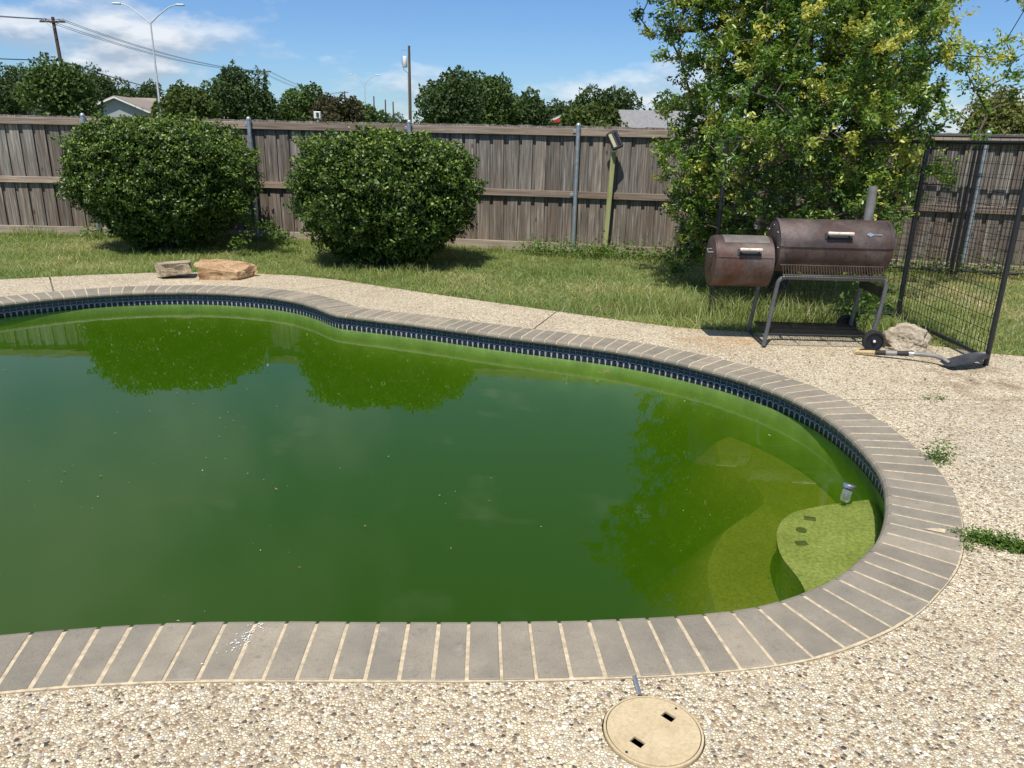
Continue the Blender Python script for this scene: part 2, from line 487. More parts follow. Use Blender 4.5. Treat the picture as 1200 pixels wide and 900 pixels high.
    MAT['tree'] = leaf_mat('oak_leaf', [(0.0, (0.034, 0.074, 0.016)), (0.42, (0.100, 0.205, 0.036)), (0.72, (0.30, 0.40, 0.075)), (1.0, (0.62, 0.60, 0.15))], 0.32, 0.40)
    MAT['fol_a'] = leaf_mat('dark_tree_leaf', [(0.0, (0.032, 0.062, 0.019)), (1.0, (0.092, 0.142, 0.042))], 0.6, 0.22, 0.25)
    MAT['fol_b'] = leaf_mat('mid_tree_leaf', [(0.0, (0.044, 0.086, 0.022)), (1.0, (0.125, 0.190, 0.048))], 0.6, 0.25, 0.25)
    MAT['fol_c'] = leaf_mat('light_tree_leaf', [(0.0, (0.040, 0.070, 0.014)), (1.0, (0.130, 0.170, 0.04))], 0.6, 0.25, 0.25)
    MAT['fol_d'] = leaf_mat('reddish_tree_leaf', [(0.0, (0.04, 0.045, 0.018)), (1.0, (0.11, 0.095, 0.045))], 0.6, 0.22, 0.25)
    MAT['fol_e'] = leaf_mat('olive_cedar_leaf', [(0.0, (0.09, 0.11, 0.03)), (1.0, (0.24, 0.25, 0.07))], 0.6, 0.25, 0.25)
    MAT['grass'] = leaf_mat('grass_blade', [(0.0, (0.12, 0.20, 0.040)), (0.45, (0.235, 0.315, 0.085)), (0.72, (0.37, 0.41, 0.15)), (0.9, (0.50, 0.45, 0.23)), (1.0, (0.62, 0.52, 0.32))], 0.45, 0.42, 0.45)
    MAT['weed'] = leaf_mat('weed_leaf', [(0.0, (0.055, 0.12, 0.018)), (1.0, (0.16, 0.25, 0.045))], 0.5, 0.3, 0.3)
    MAT['bark'] = simple('bark', (0.085, 0.07, 0.055), 0.95, 0, 0.4, 18, 0.6)
    MAT['wall_grey'] = simple('grey_siding', (0.36, 0.38, 0.38), 0.85, 0, 0.05, 2, 0)
    MAT['wall_tan'] = simple('tan_siding', (0.48, 0.42, 0.33), 0.85, 0, 0.08, 2, 0)
    MAT['roof_tan'] = simple('tan_shingles', (0.27, 0.225, 0.18), 0.95, 0, 0.2, 5, 0.3)
    MAT['roof_grey'] = simple('grey_shingles', (0.22, 0.215, 0.21), 0.95, 0, 0.2, 5, 0.3)
    MAT['red'] = simple('red_paint', (0.42, 0.03, 0.03), 0.6, 0, 0.15, 4, 0)
    MAT['cream'] = simple('cream_lens', (0.40, 0.38, 0.22), 0.35, 0, 0.08, 30, 0)
    MAT['glass'] = simple('dark_glass', (0.02, 0.02, 0.03), 0.12, 0, 0.2, 20, 0)
    MAT['fleck'] = simple('floating_fleck', (0.34, 0.40, 0.24), 0.8, 0, 0.3, 20, 0)
    MAT['splat'] = simple('white_splat', (0.72, 0.71, 0.68), 0.9, 0, 0.1, 60, 0.2)
    MAT['dry'] = simple('dry_leaf', (0.20, 0.13, 0.06), 0.9, 0, 0.4, 20, 0)
    # clear plastic
    m = bpy.data.materials.new('clear_plastic'); m.use_nodes = True
    n, l = m.node_tree.nodes, m.node_tree.links
    p = n['Principled BSDF']
    p.inputs['Base Color'].default_value = (0.75, 0.82, 0.84, 1)
    p.inputs['Roughness'].default_value = 0.12
    p.inputs['Specular IOR Level'].default_value = 0.8
    t = N(n, 'ShaderNodeBsdfTransparent'); mx = N(n, 'ShaderNodeMixShader', inp={0: 0.2})
    l.new(t.outputs[0], mx.inputs[1]); l.new(p.outputs[0], mx.inputs[2]); l.new(mx.outputs[0], n['Material Output'].inputs[0])
    MAT['clear'] = m


make_materials()


# ------------------------------------------------------------------ mesh helpers
def link(name, me, mat=None, parent=None, loc=(0, 0, 0), rot=(0, 0, 0)):
    o = bpy.data.objects.new(name, me)
    COL.objects.link(o)
    if mat is not None and not me.materials:
        me.materials.append(MAT[mat])
    o.location = loc
    o.rotation_euler = rot
    if parent is not None:
        o.parent = parent
    return o


def tag(o, label=None, cat=None, group=None, kind=None):
    if label: o['label'] = label
    if cat: o['category'] = cat
    if group: o['group'] = group
    if kind: o['kind'] = kind
    return o


def empty(name, loc=(0, 0, 0), rz=0, label=None, cat=None, group=None):
    o = bpy.data.objects.new(name, None)
    COL.objects.link(o)
    o.location = loc
    o.rotation_euler = (0, 0, rz)
    o.empty_display_size = 0.1
    return tag(o, label, cat, group)


def fast_mesh(name, V, F, tint=None, smooth=False):
    V = np.asarray(V, dtype=np.float32).reshape(-1, 3)
    F = np.asarray(F, dtype=np.int32)
    me = bpy.data.meshes.new(name)
    me.vertices.add(len(V))
    me.vertices.foreach_set('co', V.ravel())
    k = F.shape[1]
    me.loops.add(F.size)
    me.loops.foreach_set('vertex_index', F.ravel())
    me.polygons.add(len(F))
    me.polygons.foreach_set('loop_start', np.arange(0, F.size, k, dtype=np.int32))
    if smooth:
        me.polygons.foreach_set('use_smooth', np.ones(len(F), dtype=bool))
    me.update(calc_edges=True)
    if tint is not None:
        a = me.attributes.new('tint', 'FLOAT', 'FACE')
        a.data.foreach_set('value', np.asarray(tint, dtype=np.float32))
    return me


class MB:
    def __init__(s):
        s.v, s.f = [], []

    def add(s, V, F):
        b = len(s.v)
        s.v += [tuple(p) for p in V]
        s.f += [tuple(i + b for i in f) for f in F]
        return s

    def box(s, c, size, rot=None, bev=0.0):
        x, y, z = (q / 2 for q in size)
        if bev <= 0:
            V = [Vector((a * x, b * y, d * z)) for a in (-1, 1) for b in (-1, 1) for d in (-1, 1)]
            F = [(0, 1, 3, 2), (4, 6, 7, 5), (0, 4, 5, 1), (2, 3, 7, 6), (0, 2, 6, 4), (1, 5, 7, 3)]
        else:
            b_ = min(bev, x * .9, y * .9, z * .9)
            prof = lambda X, Y: [(-X + b_, -Y), (X - b_, -Y), (X, -Y + b_), (X, Y - b_), (X - b_, Y), (-X + b_, Y), (-X, Y - b_), (-X, -Y + b_)]
            V, F = [], []
            for zz, ins in ((-z, b_), (-z + b_, 0), (z - b_, 0), (z, b_)):
                V += [Vector((px_, py_, zz)) for px_, py_ in prof(x - ins, y - ins)]
            for r in range(3):
                for i in range(8):
                    F.append((r * 8 + i, r * 8 + (i + 1) % 8, (r + 1) * 8 + (i + 1) % 8, (r + 1) * 8 + i))
            F.append(tuple(range(7, -1, -1)))
            F.append(tuple(range(24, 32)))
        if rot is not None:
            V = [rot @ p for p in V]
        c = Vector(c)
        return s.add([p + c for p in V], F)

    def tube(s, pts, rad, n=8, caps=True):
        pts = [Vector(p) for p in pts]
        if isinstance(rad, (int, float)):
            rad = [rad] * len(pts)
        V, F = [], []
        prev = None
        for i, p in enumerate(pts):
            d = (pts[min(i + 1, len(pts) - 1)] - pts[max(i - 1, 0)])
            d = d.normalized() if d.length > 1e-9 else Vector((0, 0, 1))
            if prev is None:
                a = d.orthogonal().normalized()
            else:
                a = prev - d * prev.dot(d)
                a = a.normalized() if a.length > 1e-6 else d.orthogonal().normalized()
            prev = a
            b = d.cross(a)
            for k in range(n):
                t = 2 * math.pi * k / n
                V.append(p + (a * math.cos(t) + b * math.sin(t)) * rad[i])
        for i in range(len(pts) - 1):
            for k in range(n):
                F.append((i * n + k, i * n + (k + 1) % n, (i + 1) * n + (k + 1) % n, (i + 1) * n + k))
        if caps:
            F.append(tuple(range(n - 1, -1, -1)))
            F.append(tuple((len(pts) - 1) * n + k for k in range(n)))
        return s.add(V, F)

    def lathe(s, prof, n=24, axis='Z', c=(0, 0, 0), a0=0.0, a1=2 * math.pi):
        full = abs(a1 - a0 - 2 * math.pi) < 1e-6
        m = n if full else n + 1
        V, F = [], []
        c = Vector(c)
        for r, h in prof:
            for k in range(m):
                t = a0 + (a1 - a0) * k / n
                q = (r * math.cos(t), r * math.sin(t), h)
                if axis == 'X':
                    q = (h, r * math.cos(t), r * math.sin(t))
                elif axis == 'Y':
                    q = (r * math.sin(t), h, r * math.cos(t))
                V.append(c + Vector(q))
        for i in range(len(prof) - 1):
            for k in range(n):
                k2 = (k + 1) % m
                F.append((i * m + k, i * m + k2, (i + 1) * m + k2, (i + 1) * m + k))
        return s.add(V, F)

    def prism(s, poly, z0, z1):
        n = len(poly)
        V = [(x, y, z0) for x, y in poly] + [(x, y, z1) for x, y in poly]
        F = [(i, (i + 1) % n, n + (i + 1) % n, n + i) for i in range(n)]
        F.append(tuple(range(n - 1, -1, -1)))
        F.append(tuple(range(n, 2 * n)))
        return s.add(V, F)

    def mesh(s, name, smooth=False):
        me = bpy.data.meshes.new(name)
        me.from_pydata([tuple(p) for p in s.v], [], s.f)
        if smooth:
            me.shade_smooth()
            try:
                me.set_sharp_from_angle(angle=R(40))
            except Exception:
                pass
        me.update()
        return me

    def build(s, name, mat, parent=None, loc=(0, 0, 0), rot=(0, 0, 0), smooth=False):
        return link(name, s.mesh(name, smooth), mat, parent, loc, rot)


def inside(p, poly):
    x, y = p
    r = False
    j = len(poly) - 1
    for i in range(len(poly)):
        xi, yi = poly[i]; xj, yj = poly[j]
        if (yi > y) != (yj > y) and x < (xj - xi) * (y - yi) / (yj - yi) + xi:
            r = not r
        j = i
    return r


def sheet(outer, holes, z, extra=None):
    """flat sheet: outer polygon minus holes"""
    pts, edges = [], []
    for poly in [outer] + holes:
        b = len(pts)
        pts += [Vector(p) for p in poly]
        edges += [(b + i, b + (i + 1) % len(poly)) for i in range(len(poly))]
    if extra:
        pts += [Vector(p) for p in extra]
    vo, _, fo, _, _, _ = delaunay_2d_cdt(pts, edges, [], 0, 1e-6)
    F = []
    for f in fo:
        c = (sum(vo[i].x for i in f) / len(f), sum(vo[i].y for i in f) / len(f))
        if inside(c, outer) and not any(inside(c, h) for h in holes):
            F.append(tuple(f))
    V = [(p.x, p.y, z) for p in vo]
    return V, F


def catmull(pts, per=14):
    out = []
    n = len(pts)
    for i in range(n):
        p0, p1, p2, p3 = (np.array(pts[(i + k - 1) % n]) for k in range(4))
        d = lambda a, b: max(np.linalg.norm(b - a), 1e-6) ** 0.5
        t0 = 0; t1 = t0 + d(p0, p1); t2 = t1 + d(p1, p2); t3 = t2 + d(p2, p3)
        for k in range(per):
            t = t1 + (t2 - t1) * k / per
            a1 = (t1 - t) / (t1 - t0) * p0 + (t - t0) / (t1 - t0) * p1
            a2 = (t2 - t) / (t2 - t1) * p1 + (t - t1) / (t2 - t1) * p2
            a3 = (t3 - t) / (t3 - t2) * p2 + (t - t2) / (t3 - t2) * p3
            b1 = (t2 - t) / (t2 - t0) * a1 + (t - t0) / (t2 - t0) * a2
            b2 = (t3 - t) / (t3 - t1) * a2 + (t - t1) / (t3 - t1) * a3
            out.append((t2 - t) / (t2 - t1) * b1 + (t - t1) / (t2 - t1) * b2)
    return np.array(out)


def resample(C, n):
    D = np.vstack([C, C[:1]])
    s = np.concatenate([[0], np.cumsum(np.linalg.norm(np.diff(D, axis=0), axis=1))])
    q = np.linspace(0, s[-1], n, endpoint=False)
    return np.stack([np.interp(q, s, D[:, 0]), np.interp(q, s, D[:, 1])], 1), s[-1]


# ------------------------------------------------------------------ pool outline (inner lip of the coping, counter-clockwise, metres)
LIP = [(-1.647, 2.116), (-1.264, 2.185), (-0.876, 2.218), (-0.417, 2.233), (0.018, 2.249), (0.311, 2.271), (0.612, 2.307), (0.876, 2.365), (1.127, 2.490), (1.271, 2.592),
       (1.404, 2.72), (1.52, 2.845), (1.646, 3.04), (1.757, 3.267), (1.854, 3.536), (1.90, 3.841), (1.909, 4.18), (1.867, 4.518), (1.778, 4.785), (1.700, 4.945), (1.505, 5.225), (1.264, 5.467), (0.981, 5.697),
       (0.671, 5.875), (0.338, 6.015), (-0.008, 6.155), (-0.37, 6.318), (-0.754, 6.500), (-1.152, 6.665), (-1.48, 6.79), (-1.607, 6.845), (-1.707, 6.935), (-1.88, 7.15), (-2.107, 7.37),
       (-2.311, 7.51), (-2.607, 7.64), (-3.081, 7.735), (-3.508, 7.71), (-3.89, 7.61), (-4.227, 7.443), (-4.521, 7.22), (-4.765, 6.965), (-5.35, 6.2), (-5.75, 5.3), (-5.8, 4.3), (-5.4, 3.2), (-4.6, 2.3), (-3.6, 1.88), (-2.6, 1.9), (-2.05, 2.02)]
RAW = catmull(LIP, 16)
for _ in range(2):
    RAW = (np.roll(RAW, 1, 0) + 2 * RAW + np.roll(RAW, -1, 0)) / 4
_, PER = resample(RAW, 400)
NBRICK = int(round(PER / 0.1016))
CURVE, _ = resample(RAW, NBRICK * 4)
TAN = np.roll(CURVE, -1, 0) - np.roll(CURVE, 1, 0)
TAN /= np.linalg.norm(TAN, axis=1)[:, None]
NOR = np.stack([TAN[:, 1], -TAN[:, 0]], 1)          # outward, towards the deck


def offs(d):
    return [tuple(p) for p in (CURVE + NOR * d)]


COPE = 0.305
WATER_Z = -0.137
DECK_Z = -0.004

# ------------------------------------------------------------------ ground, deck
LAWN_EDGE = [(-14, 5.5), (-9.0, 6.9), (-6.6, 7.72), (-5.518, 8.154), (-4.795, 8.513), (-4.213, 8.74), (-3.6, 8.86), (-2.998, 8.86), (-2.45, 8.76), (-1.939, 8.542), (-0.911, 7.916),
             (-0.017, 7.411), (0.776, 6.963), (1.491, 6.595), (2.157, 6.48), (2.906, 6.37), (3.515, 6.157), (3.763, 5.98), (4.3, 5.80), (6.0, 5.4), (12, 4.2)]
deck_poly = LAWN_EDGE[::-1] + [(-14, -7), (12, -7)]
POOL_OUT = offs(COPE + 0.0065)


def strip(a, b, w):
    a, b = Vector(a), Vector(b)
    d = (b - a).normalized()
    n_ = Vector((-d.y, d.x)) * w / 2
    return [tuple(a - n_), tuple(b - n_), tuple(b + n_), tuple(a + n_)]


JOINTS = [strip((0.10, 6.2), (0.42, 7.2), 0.010), strip((-4.5, 7.4), (-5.1, 8.35), 0.014), strip((1.98, 4.70), (7.5, 5.02), 0.005), strip((1.86, 2.93), (4.5, 1.35), 0.012),
          strip((-2.25, 7.9), (-1.7, 8.5), 0.008)]
lid_c = (0.415, 1.745)
LID_R = 0.139
lid_hole = [(lid_c[0] + (LID_R + 0.003) * math.cos(t), lid_c[1] + (LID_R + 0.003) * math.sin(t)) for t in np.linspace(0, 2 * math.pi, 48, endpoint=False)]
V, F = sheet(deck_poly, [POOL_OUT, lid_hole] + JOINTS, DECK_Z)
deck = MB().add(V, F).build('pool_deck', 'deck')
tag(deck, kind='structure')
# deck edge skirt
mb = MB()
for a, b in zip(LAWN_EDGE[:-1], LAWN_EDGE[1:]):
    mb.add([(*a, DECK_Z - 0.001), (*b, DECK_Z - 0.001), (b[0], b[1] + .002, -0.12), (a[0], a[1] + .002, -0.12)], [(0, 1, 2, 3)])
mb.build('slab_edge', 'joint', deck)
V, F = sheet([(-13.9, -6.9), (11.9, -6.9), (11.9, 4.1), (4.2, 5.6), (2.9, 6.2), (1.4, 6.4), (-1.0, 7.7), (-3.0, 8.7), (-4.8, 8.3), (-13.9, 5.3)], [offs(COPE - 0.05), lid_hole], DECK_Z - 0.010)
MB().add(V, F).build('joint_filler', 'joint', deck)

BIG = 1600
V, F = sheet([(-BIG, -BIG), (BIG, -BIG), (BIG, BIG), (-BIG, BIG)], [offs(COPE - 0.1), lid_hole], -0.030)
ground = MB().add(V, F).build('lawn_ground', 'soil')
tag(ground, kind='structure')

# ------------------------------------------------------------------ swimming pool
pool = empty('swimming_pool', (0, 0, 0), label='freeform in-ground pool with grey brick coping and navy arch tile, full of green water', cat='pool')
# shell: wall + floor
wall = offs(0.0415)
nW = len(wall)
mb = MB()
FLOOR_Z = -1.5
mb.add([(x, y, -0.150) for x, y in wall] + [(x, y, FLOOR_Z) for x, y in wall], [(i, nW + i, nW + (i + 1) % nW, (i + 1) % nW) for i in range(nW)])
mb.build('pool_wall', 'wall_algae', pool, smooth=True)
V, F = sheet(wall, [], FLOOR_Z)
MB().add(V, F).build('pool_floor', 'plaster', pool)
# backing behind the tile row
back = offs(0.0485)
MB().add([(x, y, -0.045) for x, y in back] + [(x, y, -0.160) for x, y in back], [(i, nW + i, nW + (i + 1) % nW, (i + 1) % nW) for i in range(nW)]).build('tile_backing', 'grout', pool, smooth=True)
# shallow shelf on the right and the rounded corner step
curve_in = [tuple(p) for p in (CURVE + NOR * 0.03)]


def shelf(name, mat, bnd, z, hgt, parent, slope=0.0):
    """solid shelf between an inner boundary polyline and the pool wall"""
    a, b = bnd[0], bnd[-1]
    C = np.array(curve_in)
    ia = int(np.argmin(np.linalg.norm(C - np.array(a), axis=1)))
    ib = int(np.argmin(np.linalg.norm(C - np.array(b), axis=1)))
    arc = []
    i = ib
    while i != ia:
        arc.append(curve_in[i]); i = (i - 1) % len(curve_in)
    arc.append(curve_in[ia])
    inner = [tuple(p) for p in smooth_open(bnd)]
    poly = inner + arc
    Vt, Ft = sheet(poly, [], z)
    mb_ = MB().add(Vt, Ft)
    n_ = len(inner)
    low = []
    for q in range(n_):
        t_ = np.array(inner[min(q + 1, n_ - 1)]) - np.array(inner[max(q - 1, 0)])
        t_ = t_ / np.linalg.norm(t_)
        low.append((inner[q][0] - t_[1] * slope, inner[q][1] + t_[0] * slope))
    mb_.add([(x, y, z) for x, y in inner] + [(x, y, z - hgt) for x, y in low], [(k, k + 1, n_ + k + 1, n_ + k) for k in range(n_ - 1)])
    return mb_.build(name, mat, parent)


def smooth_open(pts, per=10):
    P = [np.array(p) for p in pts]
    P = [2 * P[0] - P[1]] + P + [2 * P[-1] - P[-2]]
    out = []
    for i in range(1, len(P) - 2):
        for k in range(per):
            t = k / per
            out.append(0.5 * ((2 * P[i]) + (-P[i - 1] + P[i + 1]) * t + (2 * P[i - 1] - 5 * P[i] + 4 * P[i + 1] - P[i + 2]) * t * t + (-P[i - 1] + 3 * P[i] - 3 * P[i + 1] + P[i + 2]) * t ** 3))
    out.append(P[-2])
    return out


shelf('shallow_floor', 'plaster', [(0.80, 2.36), (0.93, 2.9), (0.99, 3.35), (1.18, 3.75), (1.50, 4.12), (1.50, 4.45), (1.40, 4.70), (1.46, 5.07)], -0.46, 0.55, pool, 0.45)
step = shelf('corner_step', 'step', [(1.20, 2.56), (1.25, 2.85), (1.24, 3.10), (1.30, 3.33), (1.42, 3.50), (1.62, 3.60), (1.88, 3.68)], -0.215, 0.30, pool, -0.03)
for (x, y, a, sh) in ((1.50, 3.45, -0.3, 0), (1.415, 3.33, 0.1, 1), (1.37, 3.20, 0.05, 0)):
    mk = MB()
    if sh:
        mk.lathe([(0.0, 0.0), (0.026, 0.0), (0.027, -0.006)], 8)
    else:
        mk.box((0, 0, -0.002), (0.055, 0.034, 0.008), None, 0.002)
    mk.build('step_marker', 'marker', step, (x, y, -0.210), (0, 0, a))

# water body
wv = offs(0.0445)
mb = MB()
V, F = sheet(wv, [], WATER_Z)
mb.prism(wv, -1.56, WATER_Z)
water = mb.build('pool_water', 'water')
tag(water, kind='structure')

# mortar bed under the coping
prof_m = [(0.046, -0.044), (0.012, -0.038), (0.0045, -0.026), (0.0085, -0.010), (0.030, 0.0022), (COPE - 0.004, 0.0022), (COPE + 0.004, -0.0015), (COPE + 0.005, -0.07)]
mb = MB()
rings = [offs(r) for r, _ in prof_m]
Vm, Fm = [], []
for ring_, (r, z) in zip(rings, prof_m):
    Vm += [(x, y, z) for x, y in ring_]
for k in range(len(prof_m) - 1):
    for i in range(nW):
        Fm.append((k * nW + i, k * nW + (i + 1) % nW, (k + 1) * nW + (i + 1) % nW, (k + 1) * nW + i))
mb.add(Vm, Fm).build('coping_mortar', 'mortar', pool)

# coping bricks, one by one, bullnose at the water
bull = [(0.026 - 0.026 * math.sin(t), -0.026 + 0.026 * math.cos(t) + 0.004) for t in np.linspace(0, math.pi, 7)]
for b in range(NBRICK):
    i0, i1 = (b * 4) % nW, (b * 4 + 4) % nW
    P0, P1 = CURVE[i0], CURVE[i1]
    N0, N1 = NOR[i0], NOR[i1]
    ctr = (P0 + P1) / 2 + (N0 + N1) / 2 * COPE / 2
    prof = bull + [(0.05, -0.052), (COPE, -0.052), (COPE + random.uniform(-.003, .002), 0.0015), (COPE - 0.003, 0.004)]
    gi, go = 0.0050 + random.uniform(-.0008, .0008), 0.0042
    dz = random.uniform(-0.0012, 0.0012)
    Vb, Fb = [], []
    for side in range(4):
        for (r, z) in prof:
            A, B = P0 + N0 * r, P1 + N1 * r
            d = B - A
            L = np.linalg.norm(d)
            d = d / L
            q = {0: A + d * gi, 1: A + d * (gi + 0.003), 2: B - d * (gi + 0.003), 3: B - d * gi}[side]
            low = 0.0025 if side in (0, 3) else 0.0
            Vb.append((q[0] - ctr[0], q[1] - ctr[1], z - low + dz))
    m_ = len(prof)
    for sgm in range(3):
        for k in range(m_):
            k2 = (k + 1) % m_
            Fb.append((sgm * m_ + k, (sgm + 1) * m_ + k, (sgm + 1) * m_ + k2, sgm * m_ + k2))
    Fb.append(tuple(range(m_)))
    Fb.append(tuple(range(4 * m_ - 1, 3 * m_ - 1, -1)))
    mbb = MB().add(Vb, Fb)
    mbb.build('coping_brick', 'coping', pool, (ctr[0], ctr[1], 0))

# waterline tiles, one by one, three arches each
NT = int(round(PER / 0.1524))
TC, _ = resample(np.array(offs(0.042)), NT * 4)
for b in range(NT):
    pts = [TC[(b * 4 + k) % len(TC)] for k in range(5)]
    ctr = (pts[0] + pts[4]) / 2
    A = pts[0] + (pts[4] - pts[0]) * 0.006
    pts[0] = pts[0] + (pts[1] - pts[0]) * 0.03
    pts[4] = pts[4] - (pts[4] - pts[3]) * 0.03
    me = bpy.data.meshes.new('waterline_tile')
    ins = []
    tz0, tz1 = -0.148, -0.047
    Vt = []
    for k, p in enumerate(pts):
        t_ = pts[min(k + 1, 4)] - pts[max(k - 1, 0)]
        t_ = t_ / np.linalg.norm(t_)
        nn = np.array((t_[1], -t_[0])) * 0.006
        for (w_, z) in ((0, tz0), (0, tz1), (1, tz0), (1, tz1)):
            q = p + nn * w_ - ctr
            Vt.append((q[0], q[1], z))
    Ft = []
    for k in range(4):
        a, c = k * 4, (k + 1) * 4
        Ft += [(a, c, c + 1, a + 1)[::-1], (a + 1, c + 1, c + 3, a + 3)[::-1], (a, a + 2, c + 2, c)]
    Ft += [(0, 1, 3, 2), (16, 18, 19, 17)]
    me.from_pydata(Vt, [], Ft)
    uvl = me.uv_layers.new(name='UVMap')
    for lp in me.loops:
        vi = lp.vertex_index
        uvl.data[lp.index].uv = ((vi // 4) / 4 * 3, (Vt[vi][2] - tz0) / (tz1 - tz0))
    me.update()
    link('waterline_tile', me, 'tile', pool, (ctr[0], ctr[1], 0))

# mortar patch on a broken brick corner
tag(MB().add([(1.775, 2.955, 0.0068), (1.850, 2.920, 0.0068), (1.872, 2.955, 0.0068), (1.845, 2.965, 0.0068)], [(0, 1, 2, 3)]).build('mortar_patch', 'mortar', pool))

# bird dropping on one brick
mb = MB()
for _ in range(80):
    x, y = rng.normal(-0.845, 0.020), rng.normal(2.125, 0.045)
    x += (y - 2.125) * 0.35
    if not (1.945 < y < 2.19):
        continue
    r = rng.uniform(0.0010, 0.0038)
    mb.add([(x + r * rng.uniform(.6, 1.3) * math.cos(t), y + r * rng.uniform(.6, 1.3) * math.sin(t), 0.0075) for t in np.linspace(0, 6.283, 7, endpoint=False)], [tuple(range(7))])
tag(mb.build('bird_dropping', 'splat'), 'white bird dropping splashed on a near coping brick', 'dropping', kind='stuff')

# flecks drifting on the water
mb = MB()
ok = 0
FC = [(rng.uniform(-4.2, 1.6), rng.uniform(2.5, 7.0)) for _ in range(16)]
while ok < 260:
    q = FC[rng.integers(0, 16)]
    x, y = (rng.normal(q[0], 0.35), rng.normal(q[1], 0.22)) if rng.random() < 0.7 else (rng.uniform(-4.5, 1.8), rng.uniform(2.3, 7.3))
    if not inside((x, y), offs(-0.12)[::6]):
        continue
    ok += 1
    r = 0.0008 * math.exp(rng.normal(0.35, 0.5))
    a = rng.uniform(0, 6.28); e = rng.uniform(1, 2.6)
    mb.add([(x + r * e * math.cos(t) * math.cos(a) - r * math.sin(t) * math.sin(a), y + r * e * math.cos(t) * math.sin(a) + r * math.sin(t) * math.cos(a), WATER_Z + 0.004) for t in np.linspace(0, 6.283, 6, endpoint=False)], [tuple(range(6))])
o = mb.build('floating_flecks', 'fleck')
tag(o, 'small pale flecks drifting on the green water', 'debris', kind='stuff')

def leaf_litter(name, spots, z, mat, label):
    mb_ = MB()
    for (x, y, r_, a) in spots:
        c_, s_ = math.cos(a), math.sin(a)
        sh_ = [(-1, 0, 0.1), (-0.3, 0.42, 0.35), (0.5, 0.36, 0.2), (1, 0, 0.5), (0.5, -0.36, 0.2), (-0.3, -0.42, 0.35)]
        mb_.add([(x + r_ * (px_ * c_ - py_ * s_), y + r_ * (px_ * s_ + py_ * c_), z + r_ * h_) for px_, py_, h_ in sh_], [(0, 1, 2, 3), (0, 3, 4, 5)])
    return tag(mb_.build(name, mat), label, 'leaves', kind='stuff')


leaf_litter('floating_leaves', [(0.72 + rng.normal(0, 0.05), 5.62 + rng.normal(0, 0.025), rng.uniform(0.008, 0.02), rng.uniform(0, 6)) for _ in range(12)]
            + [(q[0] + rng.normal(0, 0.3), q[1] + rng.normal(0, 0.2), rng.uniform(0.005, 0.012), rng.uniform(0, 6)) for q in FC for _ in range(2) if inside(q, offs(-0.5)[::6])], WATER_Z + 0.004, 'dry', 'brown leaf scraps floating on the green water near the far wall')
leaf_litter('fallen_leaves', [(rng.uniform(1.6, 4.2), rng.uniform(5.0, 6.3), rng.uniform(0.008, 0.018), rng.uniform(0, 6)) for _ in range(45)]
            + [(rng.uniform(-3, 5), rng.uniform(0.9, 1.75), rng.uniform(0.006, 0.012), rng.uniform(0, 6)) for _ in range(10)], 0.001, 'dry', 'small dry leaves scattered on the deck round the smoker')

# clear float bobbing near the step
fl = empty('pool_float', (1.735, 3.60, WATER_Z), label='small clear plastic bottle shaped float bobbing near the right pool wall', cat='float')
tl = Matrix.Rotation(R(14), 4, 'Y') @ Matrix.Rotation(R(-10), 4, 'X')
mb = MB().lathe([(0.0, -0.045), (0.022, -0.045), (0.026, -0.035), (0.026, 0.018), (0.020, 0.028), (0.0, 0.030)], 16)
mb.v = [tuple(tl @ Vector(p)) for p in mb.v]; mb.build('bottle_body', 'clear', fl, smooth=True)
mb = MB().lathe([(0.0, 0.046), (0.030, 0.046), (0.035, 0.040), (0.034, 0.026), (0.020, 0.024)], 18)
mb.v = [tuple(tl @ Vector(p)) for p in mb.v]; mb.build('cap', 'chrome', fl, smooth=True)
mb = MB().lathe([(0.0, -0.03), (0.013, -0.035), (0.013, 0.02), (0.0, 0.02)], 10)
mb.v = [tuple(tl @ Vector(p)) for p in mb.v]; mb.build('inner_tube', 'black_metal', fl)

# ------------------------------------------------------------------ skimmer lid in the deck
lid = empty('skimmer_lid', (lid_c[0], lid_c[1], 0), 0.0, 'round tan plastic skimmer lid with two square finger holes set in the deck', 'lid')
circ = lambda r, n=48: [(r * math.cos(t), r * math.sin(t)) for t in np.linspace(0, 2 * math.pi, n, endpoint=False)]


def sq(cx, cy, w, h, a):
    return [(cx + x * math.cos(a) - y * math.sin(a), cy + x * math.sin(a) + y * math.cos(a)) for x, y in ((-w, -h), (w, -h), (w, h), (-w, h))]


H1, H2 = sq(-0.051, -0.047, 0.0185, 0.0125, -0.78), sq(0.052, 0.053, 0.0185, 0.0125, -0.78)
mb = MB()
V, F = sheet(circ(LID_R - 0.010), [H1, H2], 0.004)
mb.add(V, F)
for Hh in (H1, H2):
    mb.add([(x, y, 0.004) for x, y in Hh] + [(x, y, -0.003) for x, y in Hh], [(i, 4 + i, 4 + (i + 1) % 4, (i + 1) % 4) for i in range(4)])
mb.lathe([(LID_R - 0.010, 0.004), (LID_R - 0.009, -0.004)], 48)
mb.build('lid_plate', 'lid', lid)
MB().lathe([(LID_R - 0.0075, -0.006), (LID_R - 0.007, 0.0035), (LID_R - 0.001, 0.003), (LID_R, -0.02)], 48).build('lid_rim', 'lid', lid)
MB().lathe([(0.0, -0.10), (LID_R - 0.02, -0.10), (LID_R - 0.012, -0.006)], 32).build('skimmer_well', 'dark_pit', lid)
for x, y in ((0.080, 0.086), (-0.086, -0.084)):
    MB().lathe([(0.0, 0.0062), (0.003, 0.0062), (0.0042, 0.004)], 8).build('screw', 'rubber', lid, (x, y, 0))
